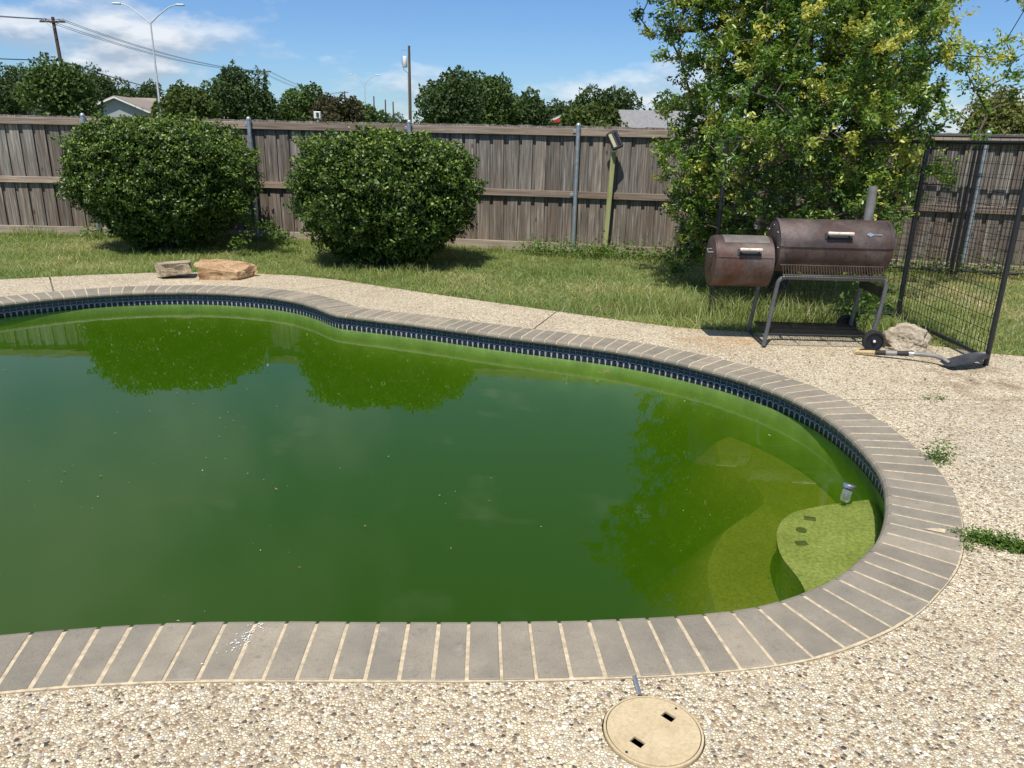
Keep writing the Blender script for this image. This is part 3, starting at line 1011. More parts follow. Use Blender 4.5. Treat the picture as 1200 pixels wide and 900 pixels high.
# little metal hook beside it
mb = MB().tube([(0.392, 1.955, 0.012), (0.394, 1.93, 0.012), (0.397, 1.905, 0.006), (0.399, 1.885, 0.002)], 0.007, 8)
hk = mb.build('metal_clip', 'chrome', smooth=True)
tag(hk, 'short grey metal clip poking out between coping and skimmer lid', 'clip')

# ------------------------------------------------------------------ fence
FPTS = [(-11.0, 11.95), (-6.4, 12.0), (-3.95, 11.98), (-1.55, 11.66), (0.84, 11.28), (3.3, 10.82), (5.86, 10.18), (8.3, 9.5), (11.5, 8.6)]
fence = empty('wooden_fence', (0.84, 11.28, 0), label='weathered grey board-on-board wooden privacy fence with galvanized posts across the back', cat='fence')
FO = Vector((0.84, 11.28, 0))


def picket_mesh(w, h, seed):
    r = random.Random(seed)
    t = 0.016
    c = 0.022
    poly = [(-w / 2, 0), (w / 2, 0), (w / 2 + r.uniform(-.002, .002), h - c), (w / 2 - c, h), (-w / 2 + c, h), (-w / 2 + r.uniform(-.002, .002), h - c)]
    V = [(x, -t / 2, z) for x, z in poly] + [(x, t / 2, z) for x, z in poly]
    n_ = 6
    F = [(i, n_ + i, n_ + (i + 1) % n_, (i + 1) % n_)[::-1] for i in range(n_)] + [tuple(range(n_)), tuple(range(2 * n_ - 1, n_ - 1, -1))]
    me = bpy.data.meshes.new('picket')
    me.from_pydata(V, [], F)
    me.materials.append(MAT['picket'])
    return me


pms = [picket_mesh(0.140 + 0.003 * k, 1.72 + 0.006 * (k % 3), k) for k in range(5)]
pmb = [picket_mesh(0.120, 1.72 + 0.005 * k, 20 + k) for k in range(3)]
s_total = 0
for a, b in zip(FPTS[:-1], FPTS[1:]):
    A, B = Vector((*a, 0)), Vector((*b, 0))
    d = (B - A); L = d.length; d.normalize()
    nrm = Vector((d.y, -d.x, 0))                     # towards the pool
    ang = math.atan2(d.y, d.x)
    n_ = int(round(L / 0.198))
    for k in range(n_):
        p = A + d * (k + 0.5) * L / n_
        o = link('picket', pms[random.randrange(5)], None, fence, p - FO + nrm * random.uniform(0, 0.004), (random.uniform(-.005, .005), random.uniform(-.010, .010), ang + random.uniform(-.035, .035)))
        p = A + d * (k + 1.0) * L / n_
        link('picket', pmb[random.randrange(3)], None, fence, p - FO - nrm * (0.021 + random.uniform(0, .004)), (0, random.uniform(-.005, .005), ang))
    mid = (A + B) / 2
    for nm, z, h, t, mt in (('top_rail', 1.645, 0.10, 0.038, 'rail'), ('middle_rail', 0.80, 0.092, 0.038, 'rail'), ('kickboard', 0.045, 0.13, 0.036, 'kick')):
        MB().box((0, 0, 0), (L - 0.006, t, h), None, 0.004).build(nm, mt, fence, mid - FO + nrm * (0.0125 + t / 2 + 0.003) + Vector((0, 0, z)), (0, 0, ang))
for (x, y) in FPTS[1:-1]:
    mb = MB().tube([(0, 0, -0.1), (0, 0, 1.735)], 0.030, 14)
    mb.lathe([(0.033, 1.72), (0.034, 1.735), (0.030, 1.752), (0.018, 1.765), (0.0, 1.768)], 14)
    d = Vector((0.21, 0.98, 0)).normalized()
    po = mb.build('fence_post', 'galv', fence, Vector((x, y, 0)) - FO - Vector((0.0, 0.088, 0)), smooth=True)
    for z in (0.80, 1.655):
        MB().box((0, 0.034, z), (0.14, 0.006, 0.045), None, 0.002).tube([(-0.05, 0.028, z), (-0.05, 0.04, z)], 0.006, 6).tube([(0.05, 0.028, z), (0.05, 0.04, z)], 0.006, 6).build('rail_bracket', 'galv', po)

# floodlight on a stake
fl = empty('stake_floodlight', (1.30, 11.02, 0), R(6), 'small tilted floodlight on a pale green wooden stake against the fence', 'floodlight')
MB().box((0, 0, 0.70), (0.064, 0.036, 1.40), Matrix.Rotation(R(2.0), 3, 'Y'), 0.003).build('stake', 'stake', fl)
rt = Matrix.Rotation(R(-24), 3, 'Y') @ Matrix.Rotation(R(-20), 3, 'X')
hd = MB().box((0.02, -0.05, 1.55), (0.155, 0.05, 0.25), rt, 0.012).build('lamp_head', 'black_metal', fl)
for sx in (-0.034, 0.034):
    off = rt @ Vector((sx, -0.0265, 0.0))
    MB().box(Vector((0.02, -0.05, 1.55)) + off, (0.044 if sx < 0 else 0.036, 0.006, 0.190), rt, 0.002).build('lens', 'cream' if sx < 0 else 'glass', hd)
MB().box((0.028, -0.01, 1.412), (0.07, 0.05, 0.035), None, 0.004).build('bracket', 'white_paint', fl)

# ------------------------------------------------------------------ foliage helpers
def unit(n):
    v = rng.normal(size=(n, 3))
    return v / np.linalg.norm(v, axis=1)[:, None]


def leaves(P, Nn, L, W, flat=0.5, droop=0.0, fold=0.25, six=False, axis=None):
    """leaf faces at points P with rough normals Nn"""
    n = len(P)
    nn = Nn * flat + unit(n) * (1 - flat)
    nn /= np.linalg.norm(nn, axis=1)[:, None] + 1e-9
    a = unit(n) if axis is None else axis + unit(n) * 0.5
    a = a - nn * np.sum(a * nn, 1)[:, None]
    a /= np.linalg.norm(a, axis=1)[:, None] + 1e-9
    a[:, 2] -= droop
    a /= np.linalg.norm(a, axis=1)[:, None] + 1e-9
    b = np.cross(nn, a)
    b /= np.linalg.norm(b, axis=1)[:, None] + 1e-9
    nn = np.cross(a, b)
    L = (L * rng.uniform(0.65, 1.25, n))[:, None]
    W = (W * rng.uniform(0.7, 1.25, n))[:, None] / 2
    if not six:
        V = np.stack([P - a * L / 2, P + b * W + nn * W * fold, P + a * L / 2, P - b * W + nn * W * fold], 1)
        base = np.arange(n)[:, None] * 4
        F = np.concatenate([base + np.array([[0, 2, 1]]), base + np.array([[0, 3, 2]])], 1).reshape(-1, 3)
        return V.reshape(-1, 3), F, 2
    up = nn * W * fold
    V = np.stack([P - a * L / 2, P - a * L * 0.18 + b * W * 0.92 + up, P + a * L * 0.2 + b * W * 0.9 + up, P + a * L / 2 - nn * L * 0.08,
                  P + a * L * 0.2 - b * W * 0.9 + up, P - a * L * 0.18 - b * W * 0.92 + up], 1)
    base = np.arange(n)[:, None] * 6
    F = np.concatenate([base + np.array([[0, 3, 2, 1]]), base + np.array([[0, 5, 4, 3]])], 1).reshape(-1, 4)
    return V.reshape(-1, 3), F, 2


def shrub(name, base, top, hx, hy, label, n=15000, under=0.55, seed=0):
    root = empty(name, (base[0], base[1], 0), label=label, cat='shrub', group='clipped shrubs in front of the fence')
    u = unit(n)
    # flattened top, tucked-in skirt
    rad = np.ones(n)
    for i in range(n):
        q = Vector(u[i])
        rad[i] = 1 + 0.13 * noise.noise(q * 2.1 + Vector((seed, 0, 0))) + 0.13 * noise.noise(q * 5.0 + Vector((0, seed, 3))) + 0.15 * noise.noise(q * 10 + Vector((seed, 3, 0)))
    p = u / (np.sum(np.abs(u) ** 3.0, axis=1) ** (1 / 3.0))[:, None] * 0.955
    cz = top * 0.56
    depth = 1 - np.abs(rng.normal(0, 0.075, n)) ** 1.0
    deep = rng.random(n) < 0.34
    depth[deep] = rng.uniform(0.45, 0.93, deep.sum())
    P = np.stack([p[:, 0] * hx, p[:, 1] * hy, p[:, 2] * np.where(u[:, 2] > 0, top - cz, cz - 0.03)], 1) * (rad * depth)[:, None]
    zl = np.clip(-P[:, 2] / (cz - 0.10), 0, 1)
    tuck = 1 - under * zl ** 1.6
    P[:, 0] *= tuck; P[:, 1] *= tuck
    P[:, 2] += cz
    ns_ = 70
    sd_ = rng.integers(0, n, ns_)
    at = 0
    for q in sd_:
        if depth[q] < 0.95 or P[q, 2] < cz * 0.7:
            continue
        dv = u[q] * np.array([0.6, 0.6, 0.8]) + np.array([0, 0, 0.5]) + rng.normal(0, 0.25, 3)
        dv /= np.linalg.norm(dv)
        mm_ = rng.integers(8, 18)
        P[at:at + mm_] = P[q] + dv * (rng.random(mm_) * rng.uniform(0.06, 0.17))[:, None] + rng.normal(0, 0.012, (mm_, 3))
        depth[at:at + mm_] = 1.0; deep[at:at + mm_] = False
        at += mm_
    nn = u * np.array([1 / hx, 1 / hy, 1.3])
    nn[:, 2] += 0.25
    nn /= np.linalg.norm(nn, axis=1)[:, None]
    V, F, k = leaves(P, nn, np.where(deep, 0.085, 0.044), np.where(deep, 0.055, 0.025), 0.42, 0.0, 0.3)
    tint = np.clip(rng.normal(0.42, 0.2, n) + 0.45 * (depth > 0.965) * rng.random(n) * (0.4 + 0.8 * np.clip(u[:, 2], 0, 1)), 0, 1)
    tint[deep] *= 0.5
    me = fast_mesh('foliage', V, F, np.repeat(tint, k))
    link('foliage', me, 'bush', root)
    for s_ in range(9):
        a = s_ / 9 * 6.28
        e = Vector((math.cos(a) * hx * 0.55, math.sin(a) * hy * 0.5, top * 0.62))
        pts = [Vector((math.cos(a) * 0.08, math.sin(a) * 0.08, -0.05)), e * 0.4 + Vector((0, 0, 0.1)), e]
        MB().tube(pts, [0.022, 0.016, 0.006], 6).build('stem', 'bark', root)
    return root


shrub('holly_shrub', (-4.83, 10.75), 1.72, 1.22, 0.95, 'tall clipped dark green shrub with a vine creeping down its right side', 76000, 0.30, 3.1)
shrub('holly_shrub', (-1.62, 9.88), 1.60, 1.15, 0.95, 'boxy clipped dark green shrub standing second from the left, nearer the deck', 72000, 0.20, 8.7)


def polyline_grow(root_pts, attract, start_r, sway=0.12):
    """connect each attractor to the nearest node; returns nodes, parents"""
    nodes = [np.array(p, float) for p in root_pts]
    par = [-1] + list(range(len(root_pts) - 1))
    ends = []
    A = sorted(attract, key=lambda q: np.linalg.norm(np.array(q) - nodes[0]))
    for q in A:
        q = np.array(q, float)
        arr = np.array(nodes)
        dist = np.linalg.norm(arr - q, axis=1) + np.maximum(0, arr[:, 2] - q[2]) * 0.8
        j = int(np.argmin(dist))
        d = np.linalg.norm(q - arr[j])
        m_ = max(1, int(d / 0.28))
        last = j
        for k in range(1, m_ + 1):
            t = k / m_
            pt = arr[j] * (1 - t) + q * t
            if k < m_:
                pt = pt + rng.normal(0, sway * 0.25, 3)
                pt[2] += 0.10 * d * math.sin(math.pi * t)
            nodes.append(pt); par.append(last); last = len(nodes) - 1
        ends.append(last)
    return np.array(nodes), par, ends


def branch_mesh(nodes, par, ends, rmin, pw=2.3, sides=5):
    cnt = np.zeros(len(nodes))
    for e in ends:
        cnt[e] += 1
    for i in range(len(nodes) - 1, 0, -1):
        cnt[par[i]] += max(cnt[i], 0.5)
    rad = rmin * np.maximum(cnt, 1) ** (1 / pw)
    mb = MB()
    for i in range(1, len(nodes)):
        a, b = nodes[par[i]], nodes[i]
        if np.linalg.norm(a - b) < 1e-4:
            continue
        mb.tube([a, b], [min(rad[par[i]], rad[i] * 1.6), rad[i]], sides if rad[i] > 0.012 else 3, False)
    return mb, rad


def blob_points(blobs, n):
    vol = np.array([b[3] * b[4] * b[5] for b in blobs]); vol = vol / vol.sum()
    out = []
    for b, v_ in zip(blobs, vol):
        m_ = max(2, int(round(n * v_)))
        q = unit(m_) * (rng.random(m_) ** 0.42)[:, None]
        out.append(q * np.array(b[3:6]) + np.array(b[:3]))
    return np.concatenate(out)


# ------------------------------------------------------------------ the tree behind the smoker
tb = Vector((2.95, 8.55, 0))
tree = empty('oak_tree', tb, label='bushy multi-stemmed tree with yellow-green leaves spreading behind the smoker', cat='tree')
blobs = [  # crown lobes relative to base: x, y, z, rx, ry, rz
    (-0.15, 0.0, 2.1, 1.25, 1.25, 1.05), (-0.1, 0.1, 3.2, 1.35, 1.3, 0.85), (-0.95, -0.1, 2.75, 0.75, 0.9, 0.55), (-1.25, 0.1, 3.1, 0.6, 0.7, 0.35),
    (0.70, -0.1, 2.4, 0.75, 0.9, 0.7), (1.0, 0.0, 2.95, 0.62, 0.7, 0.40), (0.72, -0.3, 1.45, 0.62, 0.8, 0.6), (-0.9, -0.2, 1.5, 0.6, 0.8, 0.65),
    (0.1, -0.45, 1.1, 1.05, 0.75, 0.55), (-0.75, 0.0, 0.75, 0.45, 0.7, 0.45), (0.2, 0.0, 0.55, 0.9, 0.6, 0.4), (1.62, -0.1, 2.28, 0.42, 0.35, 0.16),
    (-0.25, -1.45, 1.72, 0.95, 0.42, 0.42), (-0.80, -1.25, 1.30, 0.5, 0.42, 0.45), (0.30, -1.30, 1.2, 0.7, 0.5, 0.4), (0.0, -1.2, 2.4, 1.2, 0.6, 0.5), (0.40, -1.5, 1.72, 0.5, 0.38, 0.38), (-0.2, -1.2, 0.75, 0.5, 0.4, 0.35),
    (-0.98, -1.55, 1.58, 0.36, 0.28, 0.28), (-1.0, 0.1, 1.0, 0.5, 0.6, 0.45), (-0.8, 0.3, 0.45, 0.45, 0.5, 0.4), (-0.4, 0.1, 0.45, 0.7, 0.6, 0.4)]
att = blob_points(blobs, 1400)
spr = [(2.25, -0.2, 2.2), (2.30, -0.1, 2.33), (2.0, 0.0, 2.6), (1.95, -0.3, 2.85), (2.15, 0, 2.05), (-1.72, 0.1, 2.75), (-1.85, 0.0, 3.0), (-1.5, -0.3, 2.35), (-1.3, -0.3, 1.45), (-1.38, -0.2, 1.3),
       (-1.25, -0.35, 1.0), (1.72, -0.3, 1.6), (1.5, -0.4, 1.2), (2.05, 0.1, 3.05), (1.85, -0.2, 1.9), (2.2, -0.1, 2.5), (2.12, 0.0, 2.42), (2.38, -0.2, 2.3), (1.7, -0.2, 2.1)]
att = np.concatenate([att, np.array(spr)])
stems = [(0, 0, -0.05), (0.02, 0, 0.25), (0.05, 0.02, 0.6), (0.0, 0.0, 1.0), (-0.05, 0.05, 1.5), (0.05, 0.05, 2.1), (0.0, 0.0, 2.8)]
nodes, par, ends = polyline_grow(stems, att, 0.07)
mb, rad = branch_mesh(nodes, par, ends, 0.0034, 2.25)
mb.build('branches', 'bark', tree, smooth=True)
MB().tube([(0, 0, -0.1), (0.02, 0, 0.25), (0.05, 0.02, 0.6), (0, 0, 1.0)], [0.115, 0.085, 0.078, 0.07], 10).build('trunk', 'bark', tree, smooth=True)
PL, TL, AX = [], [], []
gdir = sd
for e in ends:
    c = nodes[e]
    m_ = rng.integers(80, 130)
    young = np.clip(rng.normal(0.35, 0.14) + 0.08 * (c[2] > 1.0), 0.1, 0.9)
    if rng.random() < 0.17:
        young = rng.uniform(0.72, 0.97)
    ns = 4
    for s_ in range(ns):
        dr = unit(1)[0] + np.array([0, 0, 0.25]) + (c - nodes[par[e]]) * 2
        dr /= np.linalg.norm(dr)
        ln = rng.uniform(0.10, 0.25)
        mm = m_ // ns + 1
        t = rng.uniform(0.05, 1, mm)
        PL.append(c + dr * (t * ln)[:, None] + rng.normal(0, 0.022, (mm, 3)))
        AX.append(np.repeat(dr[None], mm, 0) + unit(mm) * 0.8)
        TL.append(np.clip(young + (t - 0.5) * 0.25 + rng.normal(0, 0.12, mm), 0, 1))
P = np.concatenate(PL); T = np.concatenate(TL); AXX = np.concatenate(AX)
up = np.tile(np.array([[0, 0, 1.0]]), (len(P), 1))
V, F, k = leaves(P, up, 0.049, 0.0195, 0.42, 0.05, 0.2, True, AXX)
link('crown', fast_mesh('crown', V, F, np.repeat(T, k)), 'tree', tree)

# ------------------------------------------------------------------ black wire panels
def wire_panel(a, b, h, label, dx=0.05, dz=0.10, gate=False):
    A, B = Vector((*a, 0)), Vector((*b, 0))
    d = B - A
    L = d.length
    root = empty('wire_panel', A, math.atan2(d.y, d.x), label, 'fence panel', 'black welded wire panels round the tree')
    for x in (0, L):
        MB().tube([(x, 0, -0.05), (x, 0, h + 0.02)], 0.019, 8).build('panel_post', 'black_metal', root, smooth=True)
    for z in (0.05, h):
        MB().tube([(0.019, 0, z), (L - 0.019, 0, z)], 0.017, 8).build('panel_rail', 'black_metal', root, smooth=True)
    mb_ = MB()
    x = dx
    while x < L - 0.02:
        mb_.tube([(x, 0.004, 0.05), (x, 0.004, h)], 0.0024, 4, False); x += dx
    z = 0.05 + dz
    while z < h - 0.02:
        mb_.tube([(0, -0.002, z), (L, -0.002, z)], 0.0024, 4, False); z += dz
    w_ = mb_.build('wire_mesh', 'wire', root)
    w_['kind'] = 'stuff'
    return root


wire_panel((3.58, 5.60), (3.60, 7.08), 1.60, 'black wire panel on the right, running back from the boulder beside the shovel')
wire_panel((3.64, 7.14), (1.88, 7.22), 1.60, 'black wire panel standing behind the rusty smoker')
wire_panel((4.0, 10.32), (5.62, 9.88), 1.69, 'black wire panel near the fence, half hidden by the right side of the tree', 0.10, 0.15)
wire_panel((5.67, 9.87), (7.8, 9.28), 1.69, 'black wire panel near the fence at the far right edge', 0.10, 0.15)

# ------------------------------------------------------------------ smoker
G0 = Vector((2.53, 6.22, 0))
gr = empty('offset_smoker', G0, R(-1.0), 'rusty brown barrel smoker with side firebox on tubular legs beside the tree', 'smoker')
cx0, cx1, cz_, cr = -0.46, 0.41, 0.785, 0.205


def arcprof(a0, a1, r, n=14):
    return [(-r * math.sin(a), r * math.cos(a)) for a in np.linspace(a0, a1, n)]      # a=0 top, + towards the viewer (-Y)


def shell_part(x0, x1, a0, a1, r, cz, t=0.004, n=16, cy_=0.0):
    mb_ = MB()
    P_ = arcprof(a0, a1, r, n); Q_ = arcprof(a0, a1, r - t, n)
    ring_ = P_ + Q_[::-1]
    m_ = len(ring_)
    Vv = [(x0, y + cy_, z + cz) for y, z in ring_] + [(x1, y + cy_, z + cz) for y, z in ring_]
    Ff = [(i, (i + 1) % m_, m_ + (i + 1) % m_, m_ + i) for i in range(m_)]
    for s_ in (0, m_):
        for i in range(n - 1):
            q = (s_ + i, s_ + i + 1, s_ + m_ - 2 - i, s_ + m_ - 1 - i)
            Ff.append(q)
    return mb_.add(Vv, Ff)


body = shell_part(cx0, cx1, R(78), R(305), cr, cz_, 0.004, 26)
for x, s_ in ((cx0, -1), (cx1, 1)):
    body.lathe([(0.0, x + s_ * 0.012), (cr * 0.5, x + s_ * 0.011), (cr * 0.85, x + s_ * 0.007), (cr - 0.002, x), (cr - 0.002, x - s_ * 0.02)], 32, 'X', (0, 0, cz_))
body.build('cook_chamber', 'rust', gr, smooth=True)
lidp = shell_part(cx0 - 0.004, cx1 + 0.004, R(-55), R(84), cr + 0.006, cz_, 0.005, 22)
lidp = lidp.build('chamber_lid', 'rust', gr, smooth=True)
shell_part(cx0 - 0.006, cx0 + 0.022, R(-55), R(85), cr + 0.010, cz_, 0.003, 20).build('lid_band', 'rust', lidp, smooth=True)
shell_part(cx1 - 0.022, cx1 + 0.006, R(-55), R(85), cr + 0.010, cz_, 0.003, 20).build('lid_band', 'rust', lidp, smooth=True)
shell_part(cx0 + 0.024, cx1 - 0.024, R(76), R(86), cr + 0.010, cz_, 0.003, 6).build('lid_lip', 'rust', lidp, smooth=True)


def on_drum(x, ang, r, cz, cy_=0.0):
    return Vector((x, cy_ - r * math.sin(ang), cz + r * math.cos(ang)))


def handle(x, ang, r, cz, L, parent):
    a = on_drum(x, ang, r, cz)
    outv = Vector((0, -math.sin(ang), math.cos(ang)))
    pl = MB().box((0, 0, 0), (L * 1.06, 0.004, 0.052), Matrix.Rotation(-(math.pi / 2 - ang), 3, 'X').transposed().transposed(), 0.001)
    pl.build('handle_plate', 'black_metal', parent, a + outv * 0.003)
    for s_ in (-1, 1):
        MB().tube([a + Vector((s_ * L * 0.40, 0, 0)), a + Vector((s_ * L * 0.40, 0, 0.004)) + outv * 0.042], 0.007, 6).build('handle_bolt', 'rust', parent)
    p = a + outv * 0.044 + Vector((0, 0, 0.006))
    MB().lathe([(0.0, -L / 2), (0.013, -L / 2 + 0.002), (0.0145, -L / 2 + 0.02), (0.0125, -L * 0.2), (0.0125, L * 0.2), (0.0145, L / 2 - 0.02), (0.013, L / 2 - 0.002), (0, L / 2)], 10, 'X').build('handle', 'grip', parent, p, smooth=True)


handle(-0.02, R(62), cr + 0.006, cz_, 0.20, lidp)
# arrow-shaped emblem: barb, shaft
e0 = on_drum(0.25, R(57), cr + 0.0085, cz_)
er = Matrix.Rotation(R(57 - 90) * -1 * -1, 3, 'X')
mb = MB()
shape = [(-0.055, 0.0), (-0.038, 0.013), (-0.030, 0.013), (-0.026, 0.023), (-0.018, 0.011), (-0.006, 0.010), (0.0, 0.0035), (0.066, 0.0045), (0.066, -0.0045), (0.0, -0.0035), (-0.006, -0.010), (-0.018, -0.011), (-0.026, -0.023), (-0.030, -0.013), (-0.038, -0.013)]
em_n = Vector((0, -math.sin(R(57)), math.cos(R(57)))); em_u = Vector((0, math.cos(R(57)), math.sin(R(57))))
Vv = [Vector((x, 0, 0)) + em_u * z for x, z in shape] + [Vector((x, 0, 0)) + em_u * z + em_n * 0.004 for x, z in shape]
n_ = len(shape)
mb.add(Vv, [tuple(range(n_))[::-1], tuple(range(n_, 2 * n_))] + [(i, (i + 1) % n_, n_ + (i + 1) % n_, n_ + i) for i in range(n_)])
mb.build('arrow_emblem', 'chrome', lidp, e0)
for x in np.linspace(cx0 + 0.05, cx1 - 0.05, 6):
    MB().lathe([(0.0, -0.004), (0.006, -0.003), (0.007, 0.0)], 6, 'Y').build('bolt', 'shelf_dark', gr, (x, -cr - 0.001, cz_ - 0.035))
for x in (cx0 + 0.12, cx1 - 0.12):
    MB().box((x, 0.172, cz_ + 0.125), (0.07, 0.012, 0.05), Matrix.Rotation(R(40), 3, 'X'), 0.003).tube([(x - 0.035, 0.172, cz_ + 0.13), (x + 0.035, 0.172, cz_ + 0.13)], 0.009, 8).build('hinge', 'shelf_dark', gr)
for s_ in np.linspace(0, 2 * math.pi, 8, endpoint=False):
    MB().lathe([(0.0, -0.004), (0.005, -0.003), (0.006, 0.0)], 6, 'X').build('bolt', 'chrome', gr, (cx0 - 0.006, 0.16 * math.cos(s_), cz_ + 0.16 * math.sin(s_)))
# chimney
MB().lathe([(0.031, 0.93), (0.035, 0.93), (0.035, 1.255), (0.031, 1.255), (0.031, 0.95)], 18, 'Z', (0.285, 0.05, 0)).lathe([(0.046, 0.975), (0.046, 0.985), (0.035, 0.987)], 18, 'Z', (0.285, 0.05, 0)).build('smoke_stack', 'stack', gr, smooth=True)
# firebox
fx0, fx1, fz, fr = -0.945, -0.490, 0.648, 0.200
fb = shell_part(fx0, fx1, R(70), R(335), fr, fz, 0.004, 26)
for x, s_ in ((fx0, -1), (fx1, 1)):
    fb.lathe([(0.0, x + s_ * 0.008), (fr * 0.8, x + s_ * 0.006), (fr - 0.002, x), (fr - 0.002, x - s_ * 0.02)], 30, 'X', (0, 0, fz))
fb.build('firebox', 'rust_red', gr, smooth=True)
fl_ = shell_part(fx0 + 0.012, fx1 - 0.01, R(-26), R(74), fr + 0.005, fz, 0.004, 16).build('firebox_lid', 'rust_red', gr, smooth=True)
shell_part(fx0 + 0.07, fx1 - 0.03, R(-6), R(38), fr + 0.008, fz, 0.002, 8).build('lid_plate', 'stack_dull', fl_, smooth=True)
handle(-0.69, R(62), fr + 0.005, fz, 0.175, fl_)
MB().lathe([(0.0, -0.004), (0.055, -0.004), (0.055, 0.0)], 16, 'X', (fx0 - 0.010, -0.02, fz)).build('air_damper', 'rust_red', gr)
MB().tube([(fx0 - 0.008, -0.09, fz + 0.08), (fx0 - 0.045, -0.09, fz + 0.08), (fx0 - 0.045, -0.04, fz + 0.10), (fx0 - 0.008, -0.04, fz + 0.10)], 0.005, 6).build('damper_pull', 'chrome', gr)
# legs: two bent tubes
for y, zt in ((-0.235, 0.565), (0.21, 0.60)):
    sp_ = -0.04 if y < 0 else 0.06
    pts = [(-0.51, y + sp_ * .2, 0.012), (-0.48, y, 0.30), (-0.460, y, zt - 0.06)]
    for t in np.linspace(0, math.pi / 2, 6)[1:]:
        pts.append((-0.460 + 0.055 * (1 - math.cos(t)) * 1.0, y, zt - 0.06 + 0.06 * math.sin(t)))
    pts += [(0.0, y, zt), (0.33, y, zt)]
    for t in np.linspace(0, math.pi / 2, 6)[1:]:
        pts.append((0.33 + 0.055 * math.sin(t), y, zt - 0.06 + 0.06 * math.cos(t)))
    pts += [(0.375, y, 0.35), (0.335 if y < 0 else 0.35, y + sp_ * .2, 0.08)]
    MB().tube(pts, 0.0165, 10).build('leg', 'leg_grey', gr, smooth=True)
MB().box((-0.50, -0.02, 0.02), (0.022, 0.44, 0.022), None, 0.003).build('cross_bar', 'black_metal', gr)
MB().box((0.372, -0.01, 0.46), (0.014, 0.45, 0.075), None, 0.002).build('side_brace', 'black_metal', gr)
# saddle straps under the drum
for x in (-0.34, 0.28):
    MB().box((x, 0, 0.585), (0.02, 0.42, 0.012), None, 0.002).build('drum_saddle', 'black_metal', gr)
# front shelf of rods
shl = MB().tube([(-0.44, -0.265, 0.588), (0.36, -0.265, 0.588)], 0.007, 6).build('front_shelf', 'rust', gr)
MB().tube([(-0.44, -0.185, 0.655), (0.36, -0.185, 0.655)], 0.005, 6).build('shelf_bar', 'rust', shl)
for k in range(38):
    x = -0.435 + k * 0.0211
    MB().tube([(x, -0.270, 0.590), (x + 0.012, -0.19, 0.66)], 0.0034, 5).build('shelf_rod', 'shelf_dark', shl)
# bottom rack
rk = MB().tube([(-0.47, -0.20, 0.10), (0.33, -0.20, 0.10)], 0.006, 6).tube([(-0.47, 0.21, 0.10), (0.33, 0.21, 0.10)], 0.006, 6).build('bottom_rack', 'black_metal', gr)
for k in range(14):
    y = -0.19 + k * 0.03
    MB().tube([(-0.47, y, 0.106), (0.33, y, 0.106)], 0.0035, 4).build('rack_rod', 'wire', rk)
for x in (-0.47, -0.2, 0.07, 0.33):
    MB().tube([(x, -0.2, 0.098), (x, 0.21, 0.098)], 0.004, 5).build('rack_rod', 'wire', rk)
# wheels
for y in (-0.285, 0.265):
    w = MB().lathe([(0.068, -0.022), (0.083, -0.018), (0.086, -0.008), (0.086, 0.008), (0.083, 0.018), (0.068, 0.022)], 24, 'Y').build('wheel', 'rubber', gr, (0.335, y, 0.086), smooth=True)
    hb = MB().lathe([(0.068, -0.012), (0.06, -0.008), (0.02, -0.010), (0.016, -0.022), (0.0, -0.022)], 20, 'Y').build('rim', 'black_metal', w, smooth=True)
    MB().lathe([(0.0, -0.030), (0.010, -0.028), (0.012, -0.020)], 10, 'Y').build('axle_cap', 'white_paint', hb)
MB().tube([(0.335, -0.28, 0.086), (0.335, 0.26, 0.086)], 0.008, 6).build('axle', 'black_metal', gr)

# ------------------------------------------------------------------ rocks
def rock(name, loc, size, rz, mat, label, seed, cuts=9, sub=5, amp=0.10, boxy=False):
    import bmesh
    bm = bmesh.new()
    bmesh.ops.create_icosphere(bm, subdivisions=sub, radius=1.0)
    r = random.Random(seed)
    planes = []
    for _ in range(cuts):
        q = Vector((r.gauss(0, 1), r.gauss(0, 1), r.gauss(0, 0.8))).normalized()
        planes.append((q, r.uniform(0.60, 0.85)))
    if boxy:
        for ax in ((1, 0, 0), (-1, 0, 0), (0, 1, 0), (0, -1, 0), (0, 0, 1), (0, 0, -1)):
            q = (Vector(ax) + Vector((r.gauss(0, .16), r.gauss(0, .16), r.gauss(0, .07)))).normalized()
            planes.append((q, r.uniform(0.42, 0.5)))
    else:
        planes += [(Vector((0, 0, -1)), 0.50), (Vector((0.1, -1, 0.05)).normalized(), 0.72)]
    for v in bm.verts:
        for q, d in planes:
            k = v.co.dot(q)
            if k > d:
                v.co -= q * (k - d)
        n_ = v.co.normalized()
        v.co += n_ * (noise.noise(v.co * 2.5 + Vector((seed, 0, 0))) * amp + noise.noise(v.co * 7 + Vector((0, seed, 0))) * amp * 0.45 + noise.noise(v.co * 18) * amp * 0.2)
    xs = [v.co for v in bm.verts]
    mn = Vector((min(c.x for c in xs), min(c.y for c in xs), min(c.z for c in xs))); mx_ = Vector((max(c.x for c in xs), max(c.y for c in xs), max(c.z for c in xs)))
    for v in bm.verts:
        v.co = Vector(((v.co.x - (mn.x + mx_.x) / 2) / (mx_.x - mn.x) * size[0], (v.co.y - (mn.y + mx_.y) / 2) / (mx_.y - mn.y) * size[1], (v.co.z - mn.z) / (mx_.z - mn.z) * size[2]))
    me = bpy.data.meshes.new(name)
    bm.to_mesh(me); bm.free()
    me.shade_smooth()
    try:
        me.set_sharp_from_angle(angle=R(28))
    except Exception:
        pass
    o = link(name, me, mat, None, loc, (0, 0, rz))
    return tag(o, label, 'rock')


